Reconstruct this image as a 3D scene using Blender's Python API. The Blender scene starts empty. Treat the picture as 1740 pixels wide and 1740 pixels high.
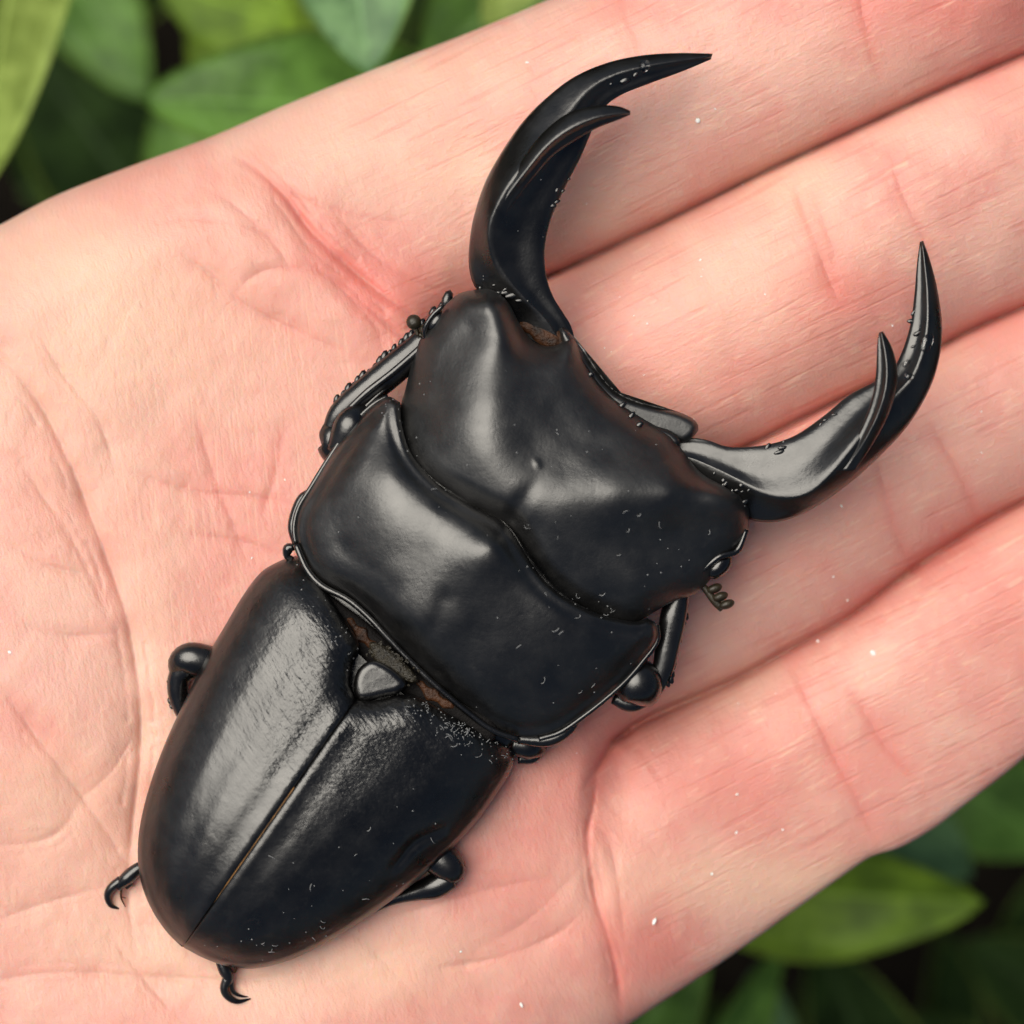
import bpy, math, random
import numpy as np
from mathutils import Vector
from mathutils.bvhtree import BVHTree

random.seed(7)
RNG = np.random.default_rng(7)
S = 6.3e-5            # metres per modelling unit (about one photo pixel at palm height)
D = 4130.0            # camera height in modelling units
C0 = 870.0
scene = bpy.context.scene
COL = scene.collection

# ------------------------------------------------------------------ camera, sky, sun, exposure
cam_d = bpy.data.cameras.new("camera")
cam = bpy.data.objects.new("camera", cam_d)
COL.objects.link(cam)
cam.location = (0, 0, D * S)
cam_d.sensor_width = 36.0
cam_d.lens = 36.0 * D / 1740.0
cam_d.clip_start = 0.01
cam_d.clip_end = 200.0
cam_d.dof.use_dof = True
cam_d.dof.focus_distance = (D - 95) * S
cam_d.dof.aperture_fstop = cam_d.lens / (98 * S * 1000)
scene.camera = cam

SUN_ELEV = math.radians(62)
SUN_AZ = math.radians(146)       # direction to the sun in the XY plane, from +X towards +Y
world = bpy.data.worlds.new("World")
scene.world = world
world.use_nodes = True
wn = world.node_tree
sky = wn.nodes.new("ShaderNodeTexSky")
sky.sky_type = 'NISHITA'
sky.sun_disc = False
sky.sun_elevation = SUN_ELEV
sky.sun_rotation = math.pi / 2 - SUN_AZ
sky.dust_density = 2.5
wn.links.new(sky.outputs[0], wn.nodes["Background"].inputs[0])
wn.nodes["Background"].inputs[1].default_value = 0.05

sun_d = bpy.data.lights.new("sun", 'SUN')
sun_d.energy = 4.9
sun_d.angle = math.radians(56)
sun_d.color = (1.0, 0.945, 0.84)
sun = bpy.data.objects.new("sun", sun_d)
COL.objects.link(sun)
sdir = Vector((math.cos(SUN_ELEV) * math.cos(SUN_AZ), math.cos(SUN_ELEV) * math.sin(SUN_AZ), math.sin(SUN_ELEV)))
sun.rotation_euler = sdir.to_track_quat('Z', 'Y').to_euler()
sun.location = (-0.3, 0.3, 0.6)

vs = scene.view_settings
vs.view_transform = 'Standard'
vs.look = 'None'
vs.exposure = -0.08
vs.gamma = 1.0
vs.use_curve_mapping = False
scene.render.engine = 'CYCLES'
scene.cycles.use_denoising = True
scene.cycles.max_bounces = 5
scene.cycles.diffuse_bounces = 2
scene.cycles.glossy_bounces = 3
scene.cycles.transmission_bounces = 4
scene.cycles.use_adaptive_sampling = True
scene.cycles.adaptive_threshold = 0.035

# ------------------------------------------------------------------ helpers
def W(p, z):
    """modelling units (x, y, height) -> metres; x and y are read at palm height along the sight line"""
    p = np.asarray(p, float); z = np.asarray(z, float)
    f = (D - z) / D
    out = np.empty(p.shape[:-1] + (3,))
    out[..., 0] = (p[..., 0] - C0) * f * S
    out[..., 1] = (C0 - p[..., 1]) * f * S
    out[..., 2] = z * S
    return out

def cr(pts, n=None, closed=False, params=None, sub=24):
    """smooth curve through pts, resampled by arc length (any dimension)"""
    P = np.asarray(pts, float)
    if closed:
        Q = np.vstack([P[-1], P, P[0], P[1]])
    else:
        Q = np.vstack([2 * P[0] - P[1], P, 2 * P[-1] - P[-2]])
    out = []
    t = np.linspace(0, 1, sub, endpoint=False)[:, None]
    for i in range(len(Q) - 3):
        a, b, c, d = Q[i:i + 4]
        out.append(0.5 * (2 * b + (c - a) * t + (2 * a - 5 * b + 4 * c - d) * t ** 2 + (3 * b - a - 3 * c + d) * t ** 3))
    out.append((P[:1] if closed else P[-1:]))
    X = np.vstack(out)
    L = np.concatenate([[0], np.cumsum(np.linalg.norm(np.diff(X[:, :2], axis=0), axis=1))])
    if params is None:
        params = np.linspace(0, 1, n)
    s = np.asarray(params) * L[-1]
    return np.stack([np.interp(s, L, X[:, k]) for k in range(X.shape[1])], 1)

def cosp(n):
    return 0.5 - 0.5 * np.cos(np.pi * np.linspace(0, 1, n))

def dist_line(P, line, chunk=60000):
    """distance of P (N,2) to an open polyline; also arc parameter and side sign"""
    P = np.asarray(P, float).reshape(-1, 2)
    A = line[:-1]; B = line[1:]; AB = B - A
    l2 = (AB ** 2).sum(1) + 1e-9
    seg = np.sqrt(l2); cum = np.concatenate([[0], np.cumsum(seg)])[:-1]
    dd = np.empty(len(P)); ss = np.empty(len(P)); sg = np.empty(len(P))
    for i in range(0, len(P), chunk):
        p = P[i:i + chunk]
        AP = p[:, None, :] - A[None]
        t = np.clip((AP * AB[None]).sum(2) / l2, 0, 1)
        q = AP - t[..., None] * AB[None]
        d2 = (q ** 2).sum(2)
        k = d2.argmin(1); r = np.arange(len(p))
        dd[i:i + chunk] = np.sqrt(d2[r, k])
        ss[i:i + chunk] = cum[k] + t[r, k] * seg[k]
        cx = AB[k, 0] * AP[r, k, 1] - AB[k, 1] * AP[r, k, 0]
        sg[i:i + chunk] = np.sign(cx)
    return dd, ss, sg

def inside(P, poly, chunk=60000):
    P = np.asarray(P, float).reshape(-1, 2)
    x0, y0 = poly[:, 0], poly[:, 1]
    x1, y1 = np.roll(x0, -1), np.roll(y0, -1)
    res = np.empty(len(P), bool)
    for i in range(0, len(P), chunk):
        p = P[i:i + chunk]
        c = ((y0[None] > p[:, 1:2]) != (y1[None] > p[:, 1:2]))
        xi = (x1 - x0)[None] * (p[:, 1:2] - y0[None]) / ((y1 - y0)[None] + 1e-12) + x0[None]
        res[i:i + chunk] = (c & (p[:, 0:1] < xi)).sum(1) % 2 == 1
    return res

def tps(cp, P, lam=0.0):
    """thin-plate height through control points (x, y, z)"""
    cp = np.asarray(cp, float)
    X = cp[:, :2] / 100.0; Q = np.asarray(P, float).reshape(-1, 2) / 100.0
    U = lambda r2: np.where(r2 > 1e-12, 0.5 * r2 * np.log(r2 + 1e-12), 0)
    n = len(X)
    K = U(((X[:, None] - X[None]) ** 2).sum(2)) + lam * np.eye(n)
    Pm = np.hstack([np.ones((n, 1)), X])
    M = np.block([[K, Pm], [Pm.T, np.zeros((3, 3))]])
    w = np.linalg.solve(M, np.concatenate([cp[:, 2], np.zeros(3)]))
    out = U(((Q[:, None] - X[None]) ** 2).sum(2)) @ w[:n] + w[n] + Q @ w[n + 1:]
    return out

def sstep(a, b, x):
    t = np.clip((x - a) / (b - a), 0, 1)
    return t * t * (3 - 2 * t)

TAB = RNG.random((256, 256))
def vnoise(P, freq, octs=1, rough=0.55, seed=0):
    """smooth value noise in 0..1 at the points P"""
    out = np.zeros(len(P)); amp = 1.0; tot = 0.0
    for o in range(octs):
        q = P * freq + 17.3 * (seed + o)
        i = np.floor(q).astype(int); f = q - i; f = f * f * (3 - 2 * f)
        x0, y0 = i[:, 0] & 255, i[:, 1] & 255; x1, y1 = (x0 + 1) & 255, (y0 + 1) & 255
        a = TAB[x0, y0] * (1 - f[:, 0]) + TAB[x1, y0] * f[:, 0]; b = TAB[x0, y1] * (1 - f[:, 0]) + TAB[x1, y1] * f[:, 0]
        out += amp * (a * (1 - f[:, 1]) + b * f[:, 1]); tot += amp; amp *= rough; freq *= 2
    return out / tot

def rnd(d, w):
    return np.sqrt(np.clip(1 - (1 - np.clip(d / w, 0, 1)) ** 2, 0, 1))

def mesh_obj(name, verts, faces, mat, parent=None, smooth=True):
    me = bpy.data.meshes.new(name)
    V = np.asarray(verts, np.float32).reshape(-1, 3)
    if isinstance(faces, np.ndarray):
        F = faces.astype(np.int32)
        k = F.shape[1]
        me.vertices.add(len(V)); me.vertices.foreach_set("co", V.ravel())
        me.loops.add(F.size); me.loops.foreach_set("vertex_index", F.ravel())
        me.polygons.add(len(F))
        me.polygons.foreach_set("loop_start", np.arange(0, F.size, k, dtype=np.int32))
        me.polygons.foreach_set("loop_total", np.full(len(F), k, np.int32))
        me.update(calc_edges=True); me.validate()
    else:
        me.from_pydata(V.tolist(), [], faces)
    if smooth:
        me.polygons.foreach_set("use_smooth", np.ones(len(me.polygons), bool))
    me.materials.append(mat)
    o = bpy.data.objects.new(name, me)
    COL.objects.link(o)
    o.parent = parent
    return o

def empty(name, loc=(0, 0, 0)):
    o = bpy.data.objects.new(name, None)
    o.empty_display_size = 0.01
    COL.objects.link(o)
    o.location = loc
    return o

def tag(o, label=None, cat=None, group=None, kind=None):
    if label: o["label"] = label
    if cat: o["category"] = cat
    if group: o["group"] = group
    if kind: o["kind"] = kind
    return o

class MB:
    """collects several closed shapes for one mesh"""
    def __init__(self): self.v = []; self.f = []; self.n = 0
    def add(self, V, F):
        self.v.append(np.asarray(V).reshape(-1, 3)); self.f += [tuple(int(i) + self.n for i in f) for f in F]; self.n += len(self.v[-1])
    def build(self, name, mat, parent=None, smooth=True):
        return mesh_obj(name, np.vstack(self.v), self.f, mat, parent, smooth)

def ring_faces(nr, ns, caps=True):
    F = []
    for i in range(nr - 1):
        for j in range(ns):
            a = i * ns + j; b = i * ns + (j + 1) % ns
            F.append((a, b, b + ns, a + ns))
    if caps:
        F.append(tuple(range(ns))[::-1]); F.append(tuple((nr - 1) * ns + j for j in range(ns)))
    return F

def tube(mb, pts, n=24, ns=14, flat=1.0, wob=0.0):
    """pts: rows (x, y, z, radius) in modelling units"""
    P = cr(np.asarray(pts, float), n)
    c = W(P[:, :2], P[:, 2]); r = P[:, 3] * S
    T = np.gradient(c, axis=0); T /= np.linalg.norm(T, axis=1)[:, None] + 1e-12
    up = np.array([0, 0, 1.0])
    V = []
    for i in range(n):
        a = np.cross(T[i], up)
        if np.linalg.norm(a) < 1e-3: a = np.array([1.0, 0, 0])
        a /= np.linalg.norm(a); b = np.cross(a, T[i])
        th = np.linspace(0, 2 * np.pi, ns, endpoint=False)
        k = 1 + wob * np.sin(3 * th + i)
        V.append(c[i] + r[i] * (np.cos(th) * k)[:, None] * a + r[i] * flat * (np.sin(th) * k)[:, None] * b)
    mb.add(np.vstack(V), ring_faces(n, ns))

def blob(mb, c, rx, ry, rz, ang=0, n=12, ns=18):
    """ellipsoid at (x, y, z), radii in modelling units, turned by ang in the plane"""
    ph = np.linspace(0, np.pi, n)[1:-1]; th = np.linspace(0, 2 * np.pi, ns, endpoint=False)
    ca, sa = math.cos(ang), math.sin(ang)
    V = []
    for p in ph:
        x = rx * np.sin(p) * np.cos(th); y = ry * np.sin(p) * np.sin(th); z = np.full(ns, rz * np.cos(p))
        V.append(np.stack([x * ca - y * sa + c[0], x * sa + y * ca + c[1], z + c[2]], 1))
    V = np.vstack(V)
    F = ring_faces(n - 2, ns)
    mb.add(W(V[:, :2], V[:, 2]), F)

def coons(F, B, L, R):
    nu, nt = len(F), len(L)
    u = np.linspace(0, 1, nu)[None, :, None]; t = np.linspace(0, 1, nt)[:, None, None]
    return None

def patch(Fp, Bp, Lp, Rp, nu, nt, uu=None, tt=None):
    """Coons patch: front, back (left->right), left, right (front->back)"""
    uu = cosp(nu) if uu is None else uu; tt = cosp(nt) if tt is None else tt
    F = cr(Fp, params=uu); B = cr(Bp, params=uu); L = cr(Lp, params=tt); R = cr(Rp, params=tt)
    u = uu[None, :, None]; t = tt[:, None, None]
    G = (1 - t) * F[None] + t * B[None] + (1 - u) * L[:, None] + u * R[:, None] \
        - ((1 - u) * (1 - t) * F[0] + u * (1 - t) * F[-1] + (1 - u) * t * B[0] + u * t * B[-1])
    ring = np.vstack([F, R[1:], B[::-1][1:], L[::-1][1:]])
    return G, uu, tt, ring

def shell(name, G, ztop, zbot, mat, parent):
    nt, nu = G.shape[:2]
    Vt = W(G, ztop).reshape(-1, 3); Vb = W(G, zbot).reshape(-1, 3)
    N = nt * nu
    id_ = np.arange(N).reshape(nt, nu)
    q = np.stack([id_[:-1, :-1], id_[1:, :-1], id_[1:, 1:], id_[:-1, 1:]], -1).reshape(-1, 4)
    ring = np.concatenate([id_[0], id_[1:, -1], id_[-1, ::-1][1:], id_[::-1, 0][1:-1]])
    r2 = np.roll(ring, -1)
    wall = np.stack([ring, r2, r2 + N, ring + N], -1)
    F = np.vstack([q, q[:, ::-1] + N, wall])
    return mesh_obj(name, np.vstack([Vt, Vb]), F, mat, parent)

# ------------------------------------------------------------------ materials
class NT:
    def __init__(self, name):
        self.m = bpy.data.materials.new(name); self.m.use_nodes = True
        self.t = self.m.node_tree; self.b = self.t.nodes["Principled BSDF"]; self.out = self.t.nodes["Material Output"]
    def n(self, typ, **kw):
        nd = self.t.nodes.new(typ)
        for k, v in kw.items(): setattr(nd, k, v)
        return nd
    def put(self, sock, v):
        if isinstance(v, bpy.types.NodeSocket): self.t.links.new(v, sock)
        elif isinstance(v, (tuple, list)) and sock.type == 'RGBA' and len(v) == 3: sock.default_value = (*v, 1)
        else: sock.default_value = v
    def math(self, op, a, b=0.0, c=None, clamp=False):
        nd = self.n("ShaderNodeMath", operation=op); nd.use_clamp = clamp
        self.put(nd.inputs[0], a); self.put(nd.inputs[1], b)
        if c is not None: self.put(nd.inputs[2], c)
        return nd.outputs[0]
    def mix(self, f, a, b, blend='MIX'):
        nd = self.n("ShaderNodeMix", data_type='RGBA', blend_type=blend)
        self.put(nd.inputs[0], f); self.put(nd.inputs[6], a); self.put(nd.inputs[7], b)
        return nd.outputs[2]
    def ss(self, x, a, b, lo=0.0, hi=1.0):
        nd = self.n("ShaderNodeMapRange", interpolation_type='SMOOTHSTEP')
        self.put(nd.inputs[0], x)
        for i, v in zip((1, 2, 3, 4), (a, b, lo, hi)): nd.inputs[i].default_value = v
        return nd.outputs[0]
    def coord(self, rot=0.0, scale=(1, 1, 1)):
        """object coordinates counted in modelling units, turned by rot degrees about z, then scaled"""
        tc = self.n("ShaderNodeTexCoord")
        mp = self.n("ShaderNodeMapping", vector_type='POINT')
        mp.inputs['Rotation'].default_value = (0, 0, math.radians(rot))
        mp.inputs['Scale'].default_value = (1 / S, 1 / S, 1 / S)
        self.t.links.new(tc.outputs['Object'], mp.inputs[0])
        m2 = self.n("ShaderNodeVectorMath", operation='MULTIPLY')
        self.t.links.new(mp.outputs[0], m2.inputs[0]); m2.inputs[1].default_value = scale
        return m2.outputs[0]
    def noise(self, vec, scale=1.0, detail=2.0, rough=0.5, dist=0.0):
        nd = self.n("ShaderNodeTexNoise")
        self.t.links.new(vec, nd.inputs['Vector'])
        nd.inputs['Scale'].default_value = scale; nd.inputs['Detail'].default_value = detail
        nd.inputs['Roughness'].default_value = rough; nd.inputs['Distortion'].default_value = dist
        return nd.outputs[0]
    def vor(self, vec, scale=1.0, feature='F1'):
        nd = self.n("ShaderNodeTexVoronoi", feature=feature)
        self.t.links.new(vec, nd.inputs['Vector']); nd.inputs['Scale'].default_value = scale
        return nd.outputs[0]
    def attr(self, name):
        nd = self.n("ShaderNodeAttribute"); nd.attribute_name = name
        return nd.outputs['Fac']
    def bump(self, h, strength, dist, prev=None):
        nd = self.n("ShaderNodeBump")
        self.put(nd.inputs['Strength'], strength); nd.inputs['Distance'].default_value = dist * S
        self.t.links.new(h, nd.inputs['Height'])
        if prev is not None: self.t.links.new(prev, nd.inputs['Normal'])
        return nd.outputs[0]
    def set(self, **kw):
        for k, v in kw.items(): self.put(self.b.inputs[k.replace('_', ' ')], v)

def mat_chitin(name, rough=0.36, base=(0.0022, 0.0021, 0.0021), wrinkle=0.0, pits=0.0, spec=0.5, dusty=0.0, coat=0.0, fine=0.12):
    k = NT(name)
    c = k.coord()
    n1 = k.noise(c, 0.02, 3, 0.55)
    n2 = k.noise(c, 0.25, 2, 0.6)
    col = k.mix(k.ss(n1, 0.35, 0.7), base, tuple(x * 1.7 + 0.001 for x in base))
    if dusty > 0:
        d = k.math('MULTIPLY', k.ss(k.noise(c, 0.055, 4, 0.65), 0.52, 0.75), dusty)
        col = k.mix(d, col, (0.10, 0.095, 0.085))
    r = k.math('ADD', k.math('MULTIPLY', n1, 0.26), rough - 0.14)
    k.set(Base_Color=col, Roughness=k.math('ADD', r, k.math('MULTIPLY', n2, 0.05)), Specular_IOR_Level=spec)
    k.b.inputs['Coat Weight'].default_value = coat
    k.b.inputs['Coat Roughness'].default_value = 0.12
    h = k.math('ADD', k.math('MULTIPLY', n2, fine * 1.2), k.math('MULTIPLY', n1, 1.6))
    if pits > 0:
        h = k.math('ADD', h, k.math('MULTIPLY', k.ss(k.vor(c, 0.10), 0.05, 0.30), pits * 2.0))
    if wrinkle > 0:
        a = k.attr("wrinkle")
        w1 = k.noise(k.coord(53, (0.020, 0.10, 0.06)), 1.0, 3, 0.55)
        w2 = k.noise(k.coord(20), 0.13, 2, 0.55)
        ww = k.math('ADD', w1, k.math('MULTIPLY', w2, 0.5))
        h = k.math('ADD', h, k.math('MULTIPLY', ww, k.math('MULTIPLY', a, wrinkle)))
    nrm = k.bump(h, 1.0, 1.0)
    k.put(k.b.inputs['Normal'], nrm)
    return k.m

def mat_plain(name, col, rough=0.5, spec=0.5, nscale=0.08, amount=0.35, bump=0.3, bd=2.0, **kw):
    k = NT(name)
    c = k.coord()
    n = k.noise(c, nscale, 3, 0.6)
    k.set(Base_Color=k.mix(k.ss(n, 0.3, 0.7), col, tuple(x * (1 - amount) for x in col)), Roughness=rough, Specular_IOR_Level=spec, **kw)
    k.put(k.b.inputs['Normal'], k.bump(k.noise(c, nscale * 3, 3, 0.6), bump, bd))
    return k.m

def mat_skin():
    k = NT("skin")
    c = k.coord()
    fing = k.attr("finger"); red = k.attr("redness"); pale = k.attr("pale"); palm = k.attr("palm")
    big = k.attr("blotch"); mid = k.attr("mottle")
    col = k.mix(k.ss(big, 0.36, 0.62), (0.705, 0.412, 0.340), (0.685, 0.338, 0.285))
    col = k.mix(k.math('MULTIPLY', k.ss(mid, 0.44, 0.70), 0.35), col, (0.71, 0.435, 0.355))
    col = k.mix(k.math('MULTIPLY', red, 0.85, clamp=True), col, (0.645, 0.185, 0.155))
    col = k.mix(k.math('MULTIPLY', pale, 0.8, clamp=True), col, (0.78, 0.545, 0.405))  # pale skin, plus highlights of the hand painted into its colour
    def lines(rot, sx, sy, lo=0.60, hi=0.70):
        """short tapering strokes along one direction"""
        return k.ss(k.noise(k.coord(rot, (sx, sy, 0.002)), 1.0, 0.0, 0.4), lo, hi)
    l1 = lines(-26, 0.0055, 0.115, 0.61, 0.72)
    l2 = lines(-23, 0.0130, 0.230, 0.60, 0.74)
    m1 = k.ss(mid, 0.40, 0.62)
    fl = k.math('MULTIPLY', k.math('ADD', k.math('MULTIPLY', l1, k.ss(big, 0.30, 0.60, 0.25, 1.0)), k.math('MULTIPLY', l2, k.math('MULTIPLY', m1, 0.45))), fing)
    p1 = lines(84, 0.0085, 0.160)
    pl = k.math('MULTIPLY', k.math('MULTIPLY', p1, k.attr('upright')), 0.45)
    allc = k.math('ADD', fl, pl, clamp=True)
    col = k.mix(k.math('MULTIPLY', fl, 0.19, clamp=True), col, (0.56, 0.155, 0.125))
    col = k.mix(k.math('MULTIPLY', k.math('MULTIPLY', p1, k.attr('upright')), 0.15), col, (0.84, 0.62, 0.46))
    l3 = lines(-30, 0.0120, 0.140, 0.62, 0.74)
    col = k.mix(k.math('MULTIPLY', k.math('MULTIPLY', l3, fing), k.ss(mid, 0.45, 0.62, 0.0, 0.28)), col, (0.82, 0.57, 0.43))
    k.set(Base_Color=col, Roughness=k.math('ADD', 0.38, k.math('MULTIPLY', mid, 0.2)), Specular_IOR_Level=0.40)
    k.b.subsurface_method = 'RANDOM_WALK'
    k.b.inputs['Subsurface Weight'].default_value = 0.85
    k.b.inputs['Subsurface Radius'].default_value = (1.0, 0.32, 0.18)
    k.b.inputs['Subsurface Scale'].default_value = 0.0012
    rid = k.noise(k.coord(-25, (0.055, 0.19, 0.02)), 1.0, 1, 0.5)
    rid2 = k.noise(k.coord(70, (0.055, 0.15, 0.02)), 1.0, 1, 0.5)
    h = k.math('MULTIPLY', allc, -0.42)
    h = k.math('ADD', h, k.math('MULTIPLY', rid, k.math('MULTIPLY', fing, 0.75)))
    h = k.math('ADD', h, k.math('MULTIPLY', rid2, k.math('ADD', k.math('MULTIPLY', palm, 0.40), 0.50)))
    h = k.math('ADD', h, k.math('MULTIPLY', k.noise(c, 0.30, 1, 0.6), 0.55))
    k.put(k.b.inputs['Normal'], k.bump(h, 0.6, 2.2))
    return k.m

def mat_leaf(name, c1, c2, rough=0.42, trans=0.25, spec=0.22):
    k = NT(name)
    tc = k.n("ShaderNodeTexCoord")
    sep = k.n("ShaderNodeSeparateXYZ"); k.t.links.new(tc.outputs['UV'], sep.inputs[0])
    u, v = sep.outputs[0], sep.outputs[1]
    a = k.math('ABSOLUTE', k.math('SUBTRACT', v, 0.5))
    c = k.coord()
    n = k.noise(c, 0.010, 4, 0.65)
    col = k.mix(k.ss(n, 0.36, 0.64), tuple(x * 0.7 for x in c1), c2)
    rib = k.ss(a, 0.0, 0.03, 1.0, 0.0)
    w = k.math('SUBTRACT', k.math('MULTIPLY', u, 9.0), k.math('MULTIPLY', a, 9.0))
    vein = k.ss(k.math('ABSOLUTE', k.math('SUBTRACT', k.math('FRACT', w), 0.5)), 0.0, 0.07, 1.0, 0.0)
    vv = k.math('MAXIMUM', rib, k.math('MULTIPLY', vein, 0.35))
    col = k.mix(k.math('MULTIPLY', vv, 0.6), col, tuple(min(1, x * 1.8 + 0.03) for x in c2))
    edge = k.ss(a, 0.44, 0.5)
    col = k.mix(k.math('MULTIPLY', edge, 0.6), col, (0.22, 0.30, 0.06))
    k.set(Base_Color=col, Roughness=rough, Specular_IOR_Level=spec)
    k.put(k.b.inputs['Normal'], k.bump(k.math('SUBTRACT', k.noise(c, 0.03, 2, 0.5), k.math('MULTIPLY', vv, 0.7)), 0.35, 10))
    tr = k.n("ShaderNodeBsdfTranslucent"); k.put(tr.inputs[0], k.mix(0.5, col, (0.20, 0.32, 0.02)))
    ms = k.n("ShaderNodeMixShader"); ms.inputs[0].default_value = trans
    k.t.links.new(k.b.outputs[0], ms.inputs[1]); k.t.links.new(tr.outputs[0], ms.inputs[2])
    k.t.links.new(ms.outputs[0], k.out.inputs[0])
    return k.m

M = {}
M['skin'] = mat_skin()
M['satin'] = mat_chitin("black_chitin_satin", 0.42, dusty=0.06, spec=1.0, fine=0.25)
M['pron'] = mat_chitin("black_chitin_smooth", 0.36, dusty=0.05, spec=0.9, fine=0.2)
M['elytra'] = mat_chitin("black_chitin_wrinkled", 0.30, wrinkle=2.6, dusty=0.05, spec=0.8)
M['gloss'] = mat_chitin("black_chitin_gloss", 0.30, spec=0.75, coat=0.08, dusty=0.03, fine=0.2)
M['leg'] = mat_chitin("black_chitin_leg", 0.26, spec=0.7, pits=0.0, coat=0.15)
M['rim'] = mat_chitin("black_chitin_rim", 0.24, spec=0.7, coat=0.15)
M['membrane'] = mat_plain("brown_membrane", (0.060, 0.020, 0.005), 0.55, 0.3, 0.04, 0.85, 1.0, 4.0)
M['granular'] = mat_plain("golden_hair_pad", (0.030, 0.024, 0.013), 0.36, 0.6, 0.10, 0.6, 1.0, 4.0)
M['neck'] = mat_plain("black_matte", (0.006, 0.005, 0.005), 0.7, 0.15, 0.08, 0.3, 0.8, 3.0)
M['antenna'] = mat_plain("olive_brown_club", (0.024, 0.018, 0.008), 0.45, 0.5, 0.08, 0.4, 0.5, 2.0)
M['suture'] = mat_plain("rusty_seam", (0.23, 0.11, 0.03), 0.6, 0.4, 0.05, 0.7, 0.5, 2.0)
M['fleck'] = mat_plain("white_fleck", (0.85, 0.83, 0.80), 0.6, 0.3, 0.1, 0.1, 0.0, 1.0)
M['lint'] = mat_plain("white_lint", (0.22, 0.225, 0.23), 0.7, 0.3, 0.1, 0.1, 0.0, 1.0)
M['soil'] = mat_plain("dark_soil", (0.008, 0.006, 0.004), 0.95, 0.1, 0.01, 0.6, 0.8, 40.0)
M['stem'] = mat_plain("plant_stem", (0.09, 0.12, 0.035), 0.5, 0.4, 0.02, 0.3, 0.3, 4.0)

# ------------------------------------------------------------------ setting: soil
n = 60
gx = np.linspace(-1, 1, n); gx = np.sign(gx) * np.abs(gx) ** 2.2 * 6.0
X, Y = np.meshgrid(gx, gx, indexing='ij')
Zg = -5200 * S + RNG.normal(0, 0.006, X.shape)
idg = np.arange(n * n).reshape(n, n)
Fg = np.stack([idg[:-1, :-1], idg[1:, :-1], idg[1:, 1:], idg[:-1, 1:]], -1).reshape(-1, 4)
tag(mesh_obj("ground", np.stack([X, Y, Zg], -1), Fg, M['soil']), kind="structure")

# ------------------------------------------------------------------ the open hand: one continuous mesh
OUT = cr([(-60, 408), (0, 382), (100, 330), (250, 272), (350, 236), (500, 172), (650, 112), (800, 54), (930, 0), (1050, -52), (1200, -120),
          (1400, -215), (1600, -300), (1800, -350), (1960, -345), (2040, -270), (2030, -150), (1950, -60), (1850, 15), (1795, 66),
          (1850, 48), (2000, -40), (2180, -120), (2310, -120), (2360, -30), (2310, 80), (2200, 180), (2050, 290), (1900, 420), (1840, 474),
          (1900, 450), (2050, 360), (2200, 280), (2320, 270), (2370, 350), (2310, 460), (2180, 560), (2000, 690), (1850, 795), (1830, 815),
          (1900, 790), (2000, 735), (2100, 730), (2140, 810), (2090, 920), (1960, 1060), (1850, 1185), (1740, 1288), (1660, 1352), (1590, 1405), (1530, 1440), (1480, 1456),
          (1430, 1490), (1360, 1540), (1280, 1598), (1190, 1660), (1070, 1740), (950, 1826), (780, 1960), (600, 2110), (430, 2290), (300, 2480), (150, 2750),
          (-300, 3000), (-760, 2700), (-640, 2350), (-600, 2050), (-640, 1800), (-720, 1500), (-880, 1200), (-1010, 950), (-1120, 720), (-1150, 560),
          (-1080, 480), (-960, 500), (-820, 620), (-640, 760), (-480, 770), (-330, 660), (-200, 520)], 900, closed=True)[:-1]
C1 = cr([(-300, 930), (200, 700), (560, 590), (700, 556), (800, 520), (940, 466), (1040, 420), (1160, 362), (1300, 292), (1450, 222), (1600, 152), (1740, 92), (1900, 25), (2400, -200)], 60)
C2 = cr([(-100, 1500), (400, 1180), (760, 985), (930, 905), (1080, 838), (1260, 762), (1400, 692), (1520, 632), (1640, 566), (1740, 522), (1900, 450), (2500, 180)], 60)
C3 = cr([(300, 1900), (700, 1600), (900, 1430), (1000, 1330), (1035, 1268), (1100, 1222), (1240, 1160), (1340, 1105), (1440, 1050), (1540, 975), (1640, 908), (1740, 852), (1900, 790), (2500, 480)], 60)
CT = cr([(-900, 800), (-200, 470), (0, 382), (250, 272), (500, 172), (800, 54), (930, 0), (1200, -120), (1600, -300), (2500, -700)], 40)
CB = cr([(100, 2700), (600, 2110), (950, 1826), (1190, 1660), (1480, 1456), (1740, 1288), (2090, 940), (2500, 700)], 40)
CUTS = [(C1, 690, 130), (C2, 900, 200), (C3, 1000, 70)]     # crease, x where it starts, length over which it deepens

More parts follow.
